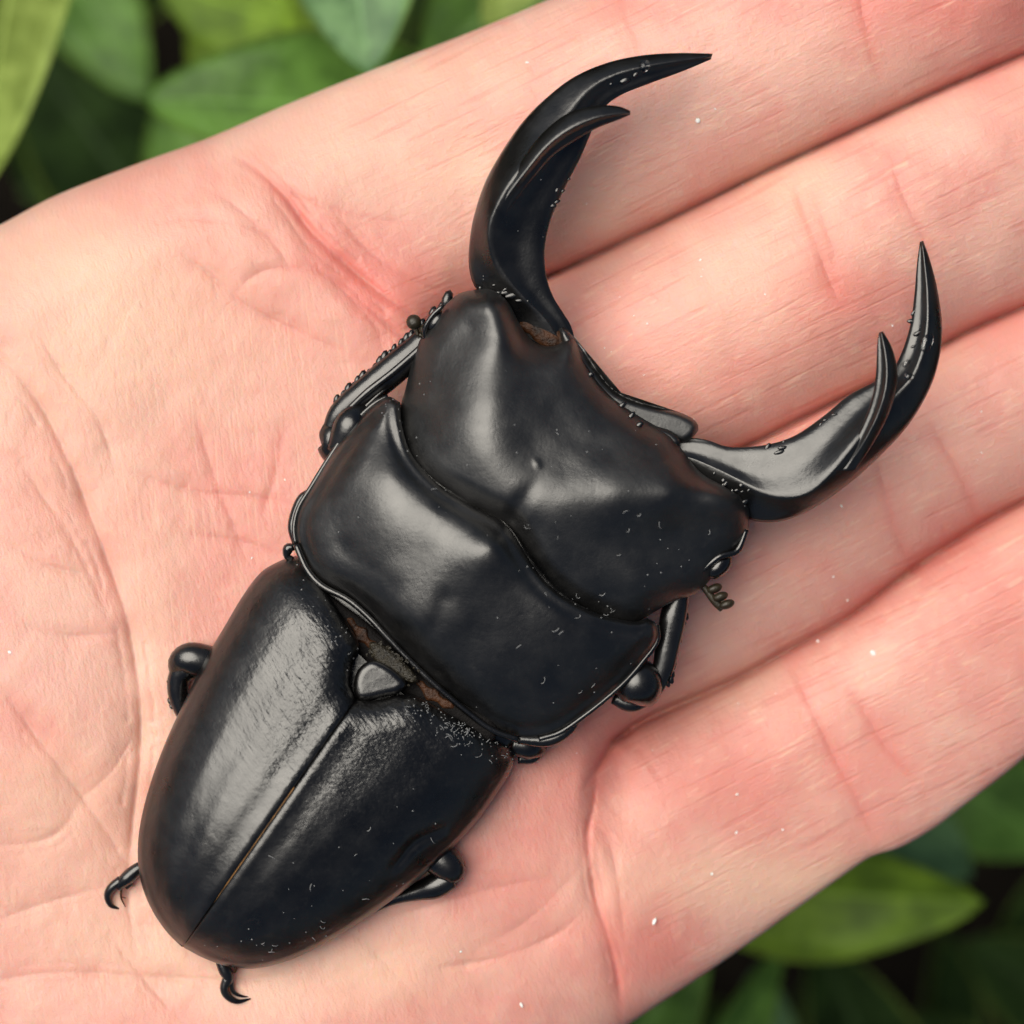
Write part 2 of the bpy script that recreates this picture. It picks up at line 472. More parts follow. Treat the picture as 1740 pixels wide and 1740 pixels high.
# palm and joint folds: points, depth, width, redness, redness width
FOLDS = [
    ([(-60, 560), (20, 625), (75, 700), (120, 790), (165, 905), (210, 1030), (232, 1140), (240, 1260), (226, 1400), (218, 1520), (235, 1640)], 15, 24, .30, 26),
    ([(395, 262), (440, 292), (485, 335), (525, 388), (575, 438), (640, 492), (720, 550)], 16, 22, .85, 34),
    ([(455, 300), (500, 330), (560, 352), (640, 372), (740, 385)], 4, 12, .25, 20),
    ([(300, 425), (360, 470), (420, 520), (500, 560), (590, 600)], 5, 12, .30, 18),
    ([(395, 505), (430, 470), (480, 455), (560, 470), (640, 520)], 4, 11, .25, 16),
    ([(220, 800), (330, 835), (420, 842), (520, 862)], 4, 9, .25, 14),
    ([(300, 905), (400, 918), (500, 950)], 3, 8, .2, 14),
    ([(330, 690), (360, 800), (400, 900), (420, 960)], 3, 8, .25, 12),
    ([(480, 720), (470, 800), (440, 890)], 3, 7, .25, 10),
    ([(0, 1165), (60, 1250), (140, 1355), (225, 1480)], 7, 22, .2, 30),
    ([(140, 1355), (190, 1310), (228, 1250)], 5, 14, .15, 20),
    ([(-20, 1440), (90, 1420), (150, 1340)], 5, 20, .15, 30),
    ([(-20, 1570), (60, 1540), (180, 1505)], 5, 14, .15, 18),
    ([(-40, 1672), (100, 1652), (260, 1660), (420, 1665), (520, 1650)], 7, 18, .25, 22),
    ([(180, 1585), (250, 1670), (330, 1760)], 5, 14, .2, 18),
    ([(300, 1300), (250, 1400), (215, 1490)], 4, 10, .1, 12),
    ([(1035, 1268), (1016, 1310), (1008, 1370), (998, 1420), (1004, 1480), (1016, 1540), (1035, 1600), (1052, 1680), (1055, 1760)], 13, 15, .55, 20),
    ([(985, 1390), (1030, 1420), (1050, 1500), (1060, 1600)], 4, 9, .3, 12),
    ([(720, 1650), (840, 1628), (940, 1590), (1010, 1530)], 5, 14, .2, 20),
    ([(640, 1565), (760, 1530), (880, 1500), (960, 1490)], 3, 10, .15, 16),
    ([(800, 1620), (900, 1560), (990, 1470)], 3, 9, .15, 14),
    ([(560, 1560), (640, 1620), (740, 1740)], 3, 12, .15, 18),
    ([(560, 350), (620, 420), (690, 470), (760, 500)], 5, 14, .25, 22),
    ([(600, 500), (650, 545), (700, 590), (720, 640)], 8, 16, .35, 24),
    ([(520, 440), (590, 500), (640, 560), (660, 620)], 4, 10, .2, 14),
    ([(250, 380), (330, 372), (420, 385), (500, 420)], 4, 12, .15, 18),
    ([(330, 310), (400, 350), (470, 420), (500, 470)], 4, 10, .2, 14),
    ([(60, 560), (110, 640), (170, 720), (200, 820)], 5, 14, .15, 16),
    ([(20, 760), (70, 840), (130, 930), (190, 1060)], 5, 18, .2, 22),
    ([(10, 920), (80, 960), (170, 980)], 4, 10, .15, 12),
    ([(40, 1060), (120, 1080), (210, 1075)], 4, 10, .15, 12),
    ([(620, 860), (700, 800)], 2, 8, .1, 10),
    ([(1045, -60), (1062, 20), (1090, 90), (1120, 180)], 4, 14, .30, 26),
    ([(1448, -100), (1462, 0), (1475, 70), (1498, 150)], 6, 16, .42, 26),
    ([(1345, 285), (1362, 350), (1388, 420), (1415, 490), (1440, 540)], 6, 14, .45, 26),
    ([(1372, 300), (1400, 380), (1425, 450)], 4, 10, .30, 18),
    ([(1505, 240), (1530, 320), (1562, 390), (1590, 460)], 5, 13, .40, 20),
    ([(1470, 720), (1500, 820), (1520, 900), (1560, 985)], 4, 14, .32, 26),
    ([(1570, 700), (1605, 760), (1640, 830), (1665, 900)], 5, 14, .38, 22),
    ([(1330, 1110), (1358, 1160), (1390, 1230), (1430, 1310), (1470, 1390), (1500, 1452)], 6, 14, .45, 22),
    ([(1440, 1165), (1480, 1230), (1520, 1290), (1560, 1330)], 5, 14, .42, 22),
    ([(1065, 1260), (1100, 1290), (1130, 1340)], 3, 12, .12, 16),
]
JOINTS = len(FOLDS) - 10     # the last ten are the finger joints
# broad swellings: x, y, rx, ry, angle, height
MOUNDS = [(-60, 1150, 330, 420, 20, 60), (90, 1270, 130, 150, 0, 14), (130, 520, 200, 160, -30, 22), (480, 430, 140, 80, 30, 18), (640, 545, 90, 60, 30, 16),
          (330, 1500, 260, 200, 0, -16), (450, 900, 280, 300, 0, -22), (900, 1480, 160, 200, 20, 20), (1120, 1500, 120, 160, 20, 14), (300, 1760, 260, 120, 0, 18),
          (560, 760, 130, 160, 0, 8), (1180, 560, 200, 120, -25, 8), (1280, 1250, 160, 110, -25, 6)]
PALE_LIT = [(140, 880, 130, 130, .35), (120, 1440, 150, 110, .45), (340, 620, 150, 90, .35), (420, 1660, 160, 60, .35), (60, 640, 90, 90, .4), (220, 520, 130, 90, .6), (700, 110, 180, 60, .45), (90, 420, 130, 60, .4), (1330, 310, 70, 50, .5), (1000, 360, 120, 60, .3), (1320, 1500, 180, 40, .8), (1250, 470, 110, 60, .35),  # yellowish pale spots, with brighter light areas painted into the skin colour
         (640, 1640, 110, 50, .6), (100, 1330, 90, 60, .35), (260, 1130, 40, 160, .5), (1120, 1160, 120, 40, .4), (250, 1600, 170, 60, .4), (1500, 640, 120, 40, .3), (650, 260, 130, 60, .4), (820, 280, 60, 40, .5)]
REDS = [(1640, 10, 170, 50, .75), (860, 245, 110, 60, .40), (480, 520, 200, 150, .28), (1240, 560, 200, 110, .22), (930, 1270, 130, 60, .30), (850, 1390, 120, 120, .30),
        (1250, 1330, 170, 90, .42), (1740, 990, 110, 110, .45), (1480, 920, 160, 90, .20), (1420, 480, 50, 40, .5), (420, 820, 200, 170, .22), (760, 480, 140, 50, .3), (1060, 640, 100, 60, .25),
        (1640, 560, 180, 60, .2), (780, 1640, 180, 80, .2), (1100, 1560, 70, 60, .3), (100, 1290, 90, 70, .2), (1060, 1700, 40, 80, .3), (1130, 1620, 40, 40, .35)]
ZMID = -175.0

def gsum(P, L):
    out = np.zeros(len(P))
    for x, y, rx, ry, a in L:
        out += a * np.exp(-0.5 * (((P[:, 0] - x) / rx) ** 2 + ((P[:, 1] - y) / ry) ** 2))
    return out

def hand_height(P):
    """height of the palm-side skin, plus finger, redness and paleness weights, paleness including painted highlights"""
    dt, _, _ = dist_line(P, CT); db, _, _ = dist_line(P, CB)
    ds = []
    for c, x0, ln in CUTS:
        d, s, sg = dist_line(P, c)
        ds.append((d * sg, d))
    e = [-dt, ds[0][0], ds[1][0], ds[2][0], db]      # signed: positive when below (image-down of) the line
    z = np.zeros(len(P)); red = np.zeros(len(P)); fing = np.zeros(len(P))
    s1, s2, s3 = ds[0][0], ds[1][0], ds[2][0]
    reg = (s1 > 0).astype(int) + (s2 > 0) + (s3 > 0)
    lo = np.choose(reg, [dt, np.abs(s1), np.abs(s2), np.abs(s3)])
    hi = np.choose(reg, [np.abs(s1), np.abs(s2), np.abs(s3), db])
    v = lo / (lo + hi + 1e-6)
    q = np.abs(2 * v - 1)
    wfun = []
    for c, x0, ln in CUTS:
        wfun.append(sstep(x0 - 20, x0 + ln, P[:, 0] + 0.35 * (P[:, 1] - 900) * (0.0)))
    one = sstep(300, 1000, P[:, 0])
    kup = np.choose(reg, [one * 0, wfun[0], wfun[1], wfun[2]])
    kdn = np.choose(reg, [wfun[0], wfun[1], wfun[2], one * 0])
    kk = np.where(v < 0.5, kup, kdn)
    loss = 1 - np.sqrt(np.clip(1 - q ** 2.15, 0, 1))
    z -= 132 * kk * loss
    z -= 26 * kk * np.exp(-np.minimum(lo, hi) / 4.0)
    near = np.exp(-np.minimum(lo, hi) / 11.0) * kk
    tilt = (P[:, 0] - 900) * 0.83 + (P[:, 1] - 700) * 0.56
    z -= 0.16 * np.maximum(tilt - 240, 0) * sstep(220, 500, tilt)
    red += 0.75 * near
    # finger level: index and little finger curl up a touch away from the palm
    along = (P[:, 0] - 900) * 0.9 - (P[:, 1] - 800) * 0.42
    z += -24 * np.exp(-((along - 60) / 260) ** 2) + 26 * sstep(200, 1300, along)
    fing = np.clip(np.maximum(sstep(560, 800, P[:, 0] + 0.25 * (480 - P[:, 1]) * 0), 0), 0, 1)
    fing = np.clip(sstep(-260, 60, along) , 0, 1)
    for x, y, rx, ry, a, h in MOUNDS:
        ca, sa = math.cos(math.radians(a)), math.sin(math.radians(a))
        dx, dy = P[:, 0] - x, P[:, 1] - y
        z += h * np.exp(-0.5 * (((dx * ca + dy * sa) / rx) ** 2 + ((-dx * sa + dy * ca) / ry) ** 2))
    for fi, (pts, dep, wid, rd, rw) in enumerate(FOLDS):
        if fi >= JOINTS: dep, wid, rw = dep * 0.8, wid * 1.5, rw * 1.25
        ln = cr(pts, 50)
        bb = (P[:, 0] > ln[:, 0].min() - 120) & (P[:, 0] < ln[:, 0].max() + 120) & (P[:, 1] > ln[:, 1].min() - 120) & (P[:, 1] < ln[:, 1].max() + 120)
        if not bb.any(): continue
        d, s, _ = dist_line(P[bb], ln)
        d = np.abs(d + 6 * (vnoise(P[bb], 0.03, 2, 0.6, fi) - 0.5))
        tot = np.linalg.norm(np.diff(ln, axis=0), axis=1).sum()
        tap = np.clip(np.minimum(s, tot - s) / (0.22 * tot), 0, 1) ** 0.7
        wob = 0.75 + 0.25 * np.sin(s * 0.045 + len(pts))
        z[bb] -= 1.45 * dep * tap * wob * (np.exp(-d / (wid * 0.32)) * 0.6 + 0.15 * np.exp(-np.abs(d - wid * 0.9) / (wid * 0.16)) * (vnoise(P[bb], 0.02, 1, .5, fi + 40) > .5) + 0.35 * np.exp(-(d / (wid * 1.6)) ** 2))
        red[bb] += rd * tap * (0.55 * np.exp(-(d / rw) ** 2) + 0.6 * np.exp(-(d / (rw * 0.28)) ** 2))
    red += gsum(P, REDS)
    pale = gsum(P, PALE_LIT)
    return z, fing, np.clip(red, 0, 1), np.clip(pale, 0, 1)

def build_hand():
    st = 3.4
    xs = np.concatenate([np.arange(-1240, -70, 26), np.arange(-70, 1820, st), np.arange(1820, 2440, 22)])
    ys = np.concatenate([np.arange(-420, -40, 18), np.arange(-40, 1800, st), np.arange(1800, 3080, 28)])
    Xg, Yg = np.meshgrid(xs, ys, indexing='ij')
    nx, ny = Xg.shape
    P = np.stack([Xg.ravel(), Yg.ravel()], 1)
    ins = inside(P, OUT)
    ok = ins.reshape(nx, ny)
    cell = ok[:-1, :-1] | ok[1:, :-1] | ok[1:, 1:] | ok[:-1, 1:]
    use = np.zeros((nx, ny), bool)
    use[:-1, :-1] |= cell; use[1:, :-1] |= cell; use[1:, 1:] |= cell; use[:-1, 1:] |= cell
    uid = np.full(nx * ny, -1); sel = np.flatnonzero(use.ravel()); uid[sel] = np.arange(len(sel))
    Q = P[sel].copy()
    okf = ok.ravel()[sel]
    # pull the outer vertices onto the outline
    outl = np.vstack([OUT, OUT[:1]])
    bad = np.flatnonzero(~okf)
    def nearest(p, line):
        A = line[:-1]; AB = line[1:] - A
        AP = p[:, None] - A[None]
        t = np.clip((AP * AB).sum(2) / ((AB ** 2).sum(1) + 1e-9), 0, 1)
        q = A[None] + t[..., None] * AB[None]
        d2 = ((q - p[:, None]) ** 2).sum(2); k = d2.argmin(1); r = np.arange(len(p))
        return q[r, k], d2[r, k]
    qo, do = nearest(Q[bad], outl)
    Q[bad] = qo
    onedge = np.zeros(len(Q), bool); onedge[bad] = True
    d_out = np.empty(len(Q))
    # distance to a thinned outline is enough for the rounding
    thin = np.vstack([OUT[::3], OUT[:1]])
    cell_ = np.round(Q / 60.0).astype(int); key_ = (cell_[:, 0] + 100) * 1000 + cell_[:, 1] + 100
    uk, first, invk = np.unique(key_, return_index=True, return_inverse=True)
    dc, _, _ = dist_line(cell_[first] * 60.0, thin)
    nearb = dc[invk] < 260
    d_out = np.full(len(Q), 999.0)
    d_out[nearb] = dist_line(Q[nearb], thin, 20000)[0]
    zt, fing, red, pale = hand_height(Q)
    blotch = vnoise(Q, 0.0085, 3, 0.5, 1); mottle = vnoise(Q, 0.030, 4, 0.62, 5)
    blotch = np.clip((blotch - 0.5) * 0.75 + 0.5, 0, 1); mottle = np.clip((mottle - 0.5) * 0.9 + 0.5, 0, 1)
    zt = zt + 3.0 * (mottle - 0.5) + 5.0 * (vnoise(Q, 0.012, 2, 0.5, 9) - 0.5)
    e = rnd(d_out, 165.0) ** 0.9
    e[onedge] = 0
    zz = ZMID + (zt - ZMID) * e
    zb = ZMID - 8 - (95 + 120 * sstep(1100, 200, Q[:, 0])) * rnd(d_out, 150.0)
    zb[onedge] = ZMID - 0.5
    # quads
    i, j = np.nonzero(cell)
    a = uid[i * ny + j]; b = uid[(i + 1) * ny + j]; c = uid[(i + 1) * ny + j + 1]; d = uid[i * ny + j + 1]
    top = np.stack([a, d, c, b], -1)
    N = len(Q)
    # edges used once -> wall
    E = np.vstack([top[:, [0, 1]], top[:, [1, 2]], top[:, [2, 3]], top[:, [3, 0]]]).astype(np.int64)
    key = np.minimum(E[:, 0], E[:, 1]) * N + np.maximum(E[:, 0], E[:, 1])
    _, idx, cnt = np.unique(key, return_index=True, return_counts=True)
    be = E[idx[cnt == 1]]
    wall = np.stack([be[:, 1], be[:, 0], be[:, 0] + N, be[:, 1] + N], -1)
    F = np.vstack([top, top[:, ::-1] + N, wall])
    V = np.vstack([W(Q, zz), W(Q, zb)])
    o = mesh_obj("person_hand", V, F, M['skin'])
    me = o.data
    nv = len(me.vertices)
    for nm, arr in (("finger", fing), ("blotch", blotch), ("mottle", mottle), ("redness", red), ("pale", pale), ("palm", 1 - 0.85 * fing),
                    ("upright", np.clip(gsum(Q, [(400, 720, 170, 150, 1.0), (330, 950, 110, 160, .6), (290, 1180, 40, 160, .6), (120, 1240, 60, 70, .4), (560, 560, 80, 60, .5), (120, 1600, 200, 90, .35)]), 0, 1))):
        at = me.attributes.new(nm, 'FLOAT', 'POINT')
        at.data.foreach_set("value", np.concatenate([arr, arr]).astype(np.float32)[:nv])
    return o

hand = build_hand()
tag(hand, "open pale pink hand, palm up, fingers together, holding the black beetle", "hand")

# ------------------------------------------------------------------ the beetle
beetle = empty("stag_beetle", tuple(W((660, 1120), 0)))
tag(beetle, "large glossy black stag beetle with long forked jaws lying on the open palm", "beetle")
inv = -Vector(beetle.location)
def P_(o):
    """parent a mesh built in world coordinates to the beetle"""
    o.parent = beetle; o.location = inv
    return o
def sub(o, par):
    o.parent = par
    return o

# --- underside (abdomen and thorax seen at the edges)
def belly():
    G, uu, tt, ring = patch([(720, 740), (860, 900), (1040, 1030)], [(330, 1560), (345, 1590), (370, 1610)],
                            [(720, 740), (580, 900), (480, 1040), (370, 1180), (285, 1400), (330, 1560)],
                            [(1040, 1030), (940, 1180), (820, 1320), (700, 1460), (560, 1560), (370, 1610)], 30, 50)
    d, _, _ = dist_line(G.reshape(-1, 2), ring)
    e = rnd(d, 90).reshape(G.shape[:2])
    return P_(shell("abdomen", G, 70 + 25 * e, 66 - 72 * e, M['leg'], None))
belly()

# --- wing cases
SUT = [(606, 1188), (560, 1252), (500, 1338), (440, 1424), (380, 1510), (335, 1575), (311, 1608)]
LEFT_OUT = [(503, 944), (478, 952), (444, 972), (414, 1010), (384, 1060), (350, 1118), (314, 1190), (280, 1264), (254, 1336), (238, 1402), (234, 1455), (241, 1504), (258, 1546), (282, 1582), (309, 1609)]
RIGHT_OUT = [(872, 1276), (874, 1292), (864, 1318), (842, 1352), (810, 1396), (768, 1442), (716, 1490), (660, 1534), (600, 1575), (540, 1610), (482, 1635), (430, 1646), (386, 1642), (346, 1628), (314, 1611)]
LEFT_FRONT = [(606, 1188), (596, 1162), (600, 1128), (610, 1096), (588, 1056), (557, 1010), (530, 974), (503, 944)]
RIGHT_FRONT = [(606, 1188), (640, 1190), (672, 1182), (704, 1182), (750, 1206), (796, 1232), (838, 1256), (872, 1276)]

def elytron(front, outer, side):
    nu, nt = 90, 150
    uu = np.concatenate([np.linspace(0, 0.12, 22)[:-1], 0.12 + 0.88 * np.sin(np.linspace(0, np.pi / 2, nu - 21))])
    tt = cosp(nt)
    G, uu, tt, ring = patch(front, [SUT[-1], ((SUT[-1][0] + outer[-1][0]) / 2, (SUT[-1][1] + outer[-1][1]) / 2), outer[-1]], SUT, outer, nu, nt, uu, tt)
    Q = G.reshape(-1, 2)
    U = np.repeat(uu[None], nt, 0); T = np.repeat(tt[:, None], nu, 1)
    dO, _, _ = dist_line(Q, cr(outer, 160)); dF, _, _ = dist_line(Q, cr(front, 100)); dS, _, _ = dist_line(Q, cr(SUT, 120))
    dO, dF, dS = [x.reshape(nt, nu) for x in (dO, dF, dS)]
    tot = dO + dS + 1e-6
    u = dS / tot
    half = np.clip(tot, 0, 270)
    ax = np.array([0.6, -0.8])
    along = ((Q - np.array([311, 1608])) @ ax).reshape(nt, nu)       # 0 at the apex, about 560 at the shoulders
    h = np.sqrt(np.clip(1 - np.clip(1 - along / 330, 0, 1) ** 2.4, 0, 1))
    dome = np.clip(1 - u ** 2.3, 0, 1) ** 0.58
    z = 64 + 128 * h * dome
    # shoulders drop under the thorax, front edge rounds down
    fr = rnd(dF, 60)
    z = 64 + (z - 64) * (0.60 + 0.40 * fr)
    # raised strip along the seam, a shallow trough beside it, faint ribs
    k = sstep(0, 120, along) * sstep(0, 60, dF)
    z += k * (1.4 * np.exp(-((dS - 12) / 8) ** 2) - 1.6 * np.exp(-((dS - 36) / 15) ** 2) + 0.8 * np.exp(-((u - .40) / .055) ** 2) - 1.0 * np.exp(-((u - .52) / .06) ** 2) + 0.8 * np.exp(-((u - .66) / .05) ** 2))
    z -= 5 * np.exp(-dS / 1.8)
    z += 2.2 * np.exp(-((dO - 6) / 5) ** 2)                           # thin rolled outer rim
    if side > 0:                                                      # dent near the hind leg
        dd, ss, _ = dist_line(Q, cr([(672, 1470), (705, 1432), (750, 1410)], 20)); dd = dd.reshape(nt, nu)
        z -= 7 * np.exp(-(dd / 9) ** 2)
    zb = z - 4 - 22 * rnd(np.minimum(dO, dF), 60)
    o = P_(shell("elytron", G, z, np.maximum(zb, 40) * 0 + np.minimum(zb, 64 - 10 * rnd(dO, 40)), M['elytra'], None))
    wr = sstep(150, 420, along) * (0.25 + 0.75 * sstep(40, 140, dO)) * (0.35 + 0.65 * sstep(330, 60, dF))
    at = o.data.attributes.new("wrinkle", 'FLOAT', 'POINT')
    at.data.foreach_set("value", np.concatenate([wr.ravel(), wr.ravel()]).astype(np.float32))
    return o
e1 = elytron(LEFT_FRONT, LEFT_OUT, -1)
e2 = elytron(RIGHT_FRONT, RIGHT_OUT, 1)
e1["label"] = "left wing case with broad pale sheen"
e2["label"] = "right wing case, mostly deep black"
# thin rusty seam between the wing cases
mb = MB()
zs = [176, 184, 186, 180, 160, 116, 66]
tube(mb, [(x, y, z + 4.0, 1.3) for (x, y), z in list(zip(SUT, zs))[2:]], 40, 8)
tube(mb, [(x, y, z, r) for x, y, z, r in [(352, 1552, 129, 1.5), (330, 1582, 96, 4.5), (313, 1606, 62, 4.0)]], 14, 8)
P_(mb.build("seam", M['suture']))

# --- scutellum and the membrane in the gap
def plate(name, pts, zc, ze, w, mat, n=26, thick=20):
    c = cr(pts, 80, closed=True)[:-1]
    cen = c.mean(0)
    k = (1 - (1 - np.linspace(0, 1, n)) ** 1.6)[::-1]
    V = np.vstack([cen + (c - cen) * s for s in k[:-1]] + [cen[None]])
    d, _, _ = dist_line(V, np.vstack([c, c[:1]]))
    z = ze + (zc - ze) * rnd(d, w)
    N = len(c); F = []
    for r in range(n - 2):
        for j in range(N):
            a = r * N + j; b = r * N + (j + 1) % N
            F.append((a, a + N, b + N, b))
    last = (n - 2) * N
    for j in range(N): F.append((last + j, len(V) - 1, last + (j + 1) % N))
    Vb = np.vstack([c, ]); base = len(V)
    allv = np.vstack([W(V, z), W(Vb, np.full(N, ze - thick))])
    for j in range(N): F.append((j, (j + 1) % N, base + (j + 1) % N, base + j))
    F.append(tuple(base + j for j in range(N)))
    return mesh_obj(name, allv, F, mat)
P_(plate("scutellum", [(610, 1136), (634, 1122), (664, 1134), (690, 1160), (678, 1178), (650, 1185), (622, 1191), (606, 1186), (601, 1162)], 158, 147, 14, M['rim']))
P_(plate("neck_plate", [(540, 1000), (600, 1040), (650, 1080), (700, 1130), (760, 1170), (840, 1225), (830, 1262), (760, 1225), (700, 1190), (640, 1140), (590, 1090), (545, 1030)], 122, 110, 16, M['neck']))
P_(plate("membrane", [(588, 1052), (600, 1050), (608, 1062), (624, 1068), (628, 1084), (642, 1092), (640, 1108), (626, 1102), (618, 1094), (604, 1090), (600, 1074)], 125, 118, 6, M['membrane']))
P_(plate("membrane", [(704, 1158), (718, 1156), (728, 1166), (742, 1170), (752, 1184), (768, 1190), (772, 1204), (752, 1204), (742, 1194), (724, 1190), (716, 1174)], 125, 118, 6, M['membrane']))
P_(plate("hair_pad", [(628, 1092), (655, 1098), (690, 1128), (712, 1156), (694, 1160), (660, 1140), (636, 1122)], 150, 134, 10, M['granular']))

mb = MB()
for _ in range(85):
    t = random.random(); w = random.uniform(-1, 1)
    x = 632 + 72 * t + 12 * w; y = 1098 + 58 * t - 13 * w
    r = random.uniform(1.6, 3.0)
    blob(mb, (x, y, 147 - 5 * abs(w) + random.uniform(-1, 1)), r * random.uniform(1, 1.6), r, r, random.random() * 3, 6, 7)
tag(P_(mb.build("pad_grains", M['granular'])), kind="stuff")
# --- pronotum
PF = [(680, 684), (684, 728), (702, 776), (745, 822), (800, 856), (846, 880), (872, 906), (898, 948), (930, 990), (975, 1024), (1025, 1046), (1075, 1056), (1100, 1050)]
PB = [(503, 925), (522, 968), (548, 996), (590, 1018), (624, 1046), (656, 1080), (696, 1122), (742, 1166), (792, 1208), (836, 1240), (880, 1256)]
PL = [(680, 684), (660, 674), (636, 686), (606, 714), (578, 750), (552, 790), (530, 826), (508, 862), (500, 895), (503, 925)]
PR = [(1100, 1050), (1116, 1062), (1116, 1090), (1090, 1126), (1062, 1158), (1026, 1190), (990, 1218), (952, 1244), (915, 1256), (880, 1256)]
def pronotum():
    nu, nt = 150, 110
    G, uu, tt, ring = patch(PF, PB, PL, PR, nu, nt)
    Q = G.reshape(-1, 2)
    cp = [(834, 930, 243), (740, 872, 218), (660, 806, 196), (840, 892, 216), (760, 836, 198), (690, 770, 176), (640, 720, 150), (668, 712, 158), (600, 800, 170), (560, 870, 152), (540, 930, 142),
          (640, 900, 196), (720, 940, 216), (600, 960, 166), (660, 1010, 190), (720, 1060, 200), (780, 1010, 220), (690, 1090, 176), (760, 1140, 166), (800, 1090, 194),
          (880, 980, 224), (940, 1040, 212), (1010, 1080, 186), (1075, 1085, 152), (900, 1110, 194), (960, 1150, 168), (1020, 1150, 150), (860, 1190, 150), (930, 1210, 138), (830, 1160, 168), (880, 1050, 212)]
    zr = tps(cp, Q, 0.02)
    d, _, _ = dist_line(Q, ring)
    dF, _, _ = dist_line(Q, cr(PF, 100)); dB, _, _ = dist_line(Q, cr(PB, 100))
    ef0 = 0.30 + 0.48 * np.exp(-(dF / 45) ** 2) * sstep(0, 90, np.minimum(dist_line(Q, cr(PL, 60))[0], dist_line(Q, cr(PR, 60))[0]) + 40)
    z = 80 + (zr - 80) * (ef0 + (1 - ef0) * rnd(d, 62 - 26 * np.exp(-(dF / 60) ** 2)))
    z = np.where(dF < dB, z, z)
    ef = np.exp(-((dF - 16) / 7) ** 2)
    z -= 2.5 * ef * sstep(0, 40, d)                        # groove behind the front bead
    e = 80 + (zr - 80) * ef0
    z = z + 1.6 * np.exp(-((d - 7) / 5) ** 2) - 1.6 * np.exp(-((d - 20) / 7) ** 2)
    z += 5 * np.exp(-(((Q[:, 0] - 836) ** 2 + (Q[:, 1] - 930) ** 2) / 48.0 ** 2))
    # shallow creases on the disc near the rear
    dd, ss, _ = dist_line(Q, cr([(705, 1100), (740, 1060), (755, 1020)], 20)); z -= 3 * np.exp(-(dd / 16) ** 2)
    dd, ss, _ = dist_line(Q, cr([(580, 930), (640, 985), (660, 1000)], 20)); z -= 3 * np.exp(-(dd / 22) ** 2)
    zb = e - 6 - 50 * rnd(d, 60)
    sh = G.shape[:2]
    return P_(shell("pronotum", G, z.reshape(sh), zb.reshape(sh), M['pron'], None)), ring
pron, pring = pronotum()
mb = MB()
side = lambda pts, z, r: [(x, y, z, r) for x, y in pts]
tube(mb, side(PL, 103, 4.6)[1:], 50, 10); tube(mb, side(PR, 103, 4.6)[1:-1], 50, 10)
tube(mb, [(x, y, 112 + 24 * math.sin(math.pi * i / (len(PB) - 1)), 5.5) for i, (x, y) in enumerate(PB)], 70, 10)
sub(mb.build("rim", M['rim']), pron)
# angular flanges at the hind corners
mb = MB()
tube(mb, [(880, 1256, 96, 8), (930, 1258, 94, 11), (966, 1240, 94, 9), (985, 1218, 96, 4)], 20, 10)
sub(mb.build("corner_flange", M['rim']), pron)
mb = MB()
tube(mb, [(503, 925, 98, 6), (498, 892, 96, 9), (512, 850, 96, 9), (530, 832, 98, 4)], 20, 10)
tube(mb, [(500, 930, 84, 5), (490, 932, 80, 9), (488, 945, 78, 6), (498, 950, 78, 4)], 14, 10)
sub(mb.build("corner_flange", M['rim']), pron)

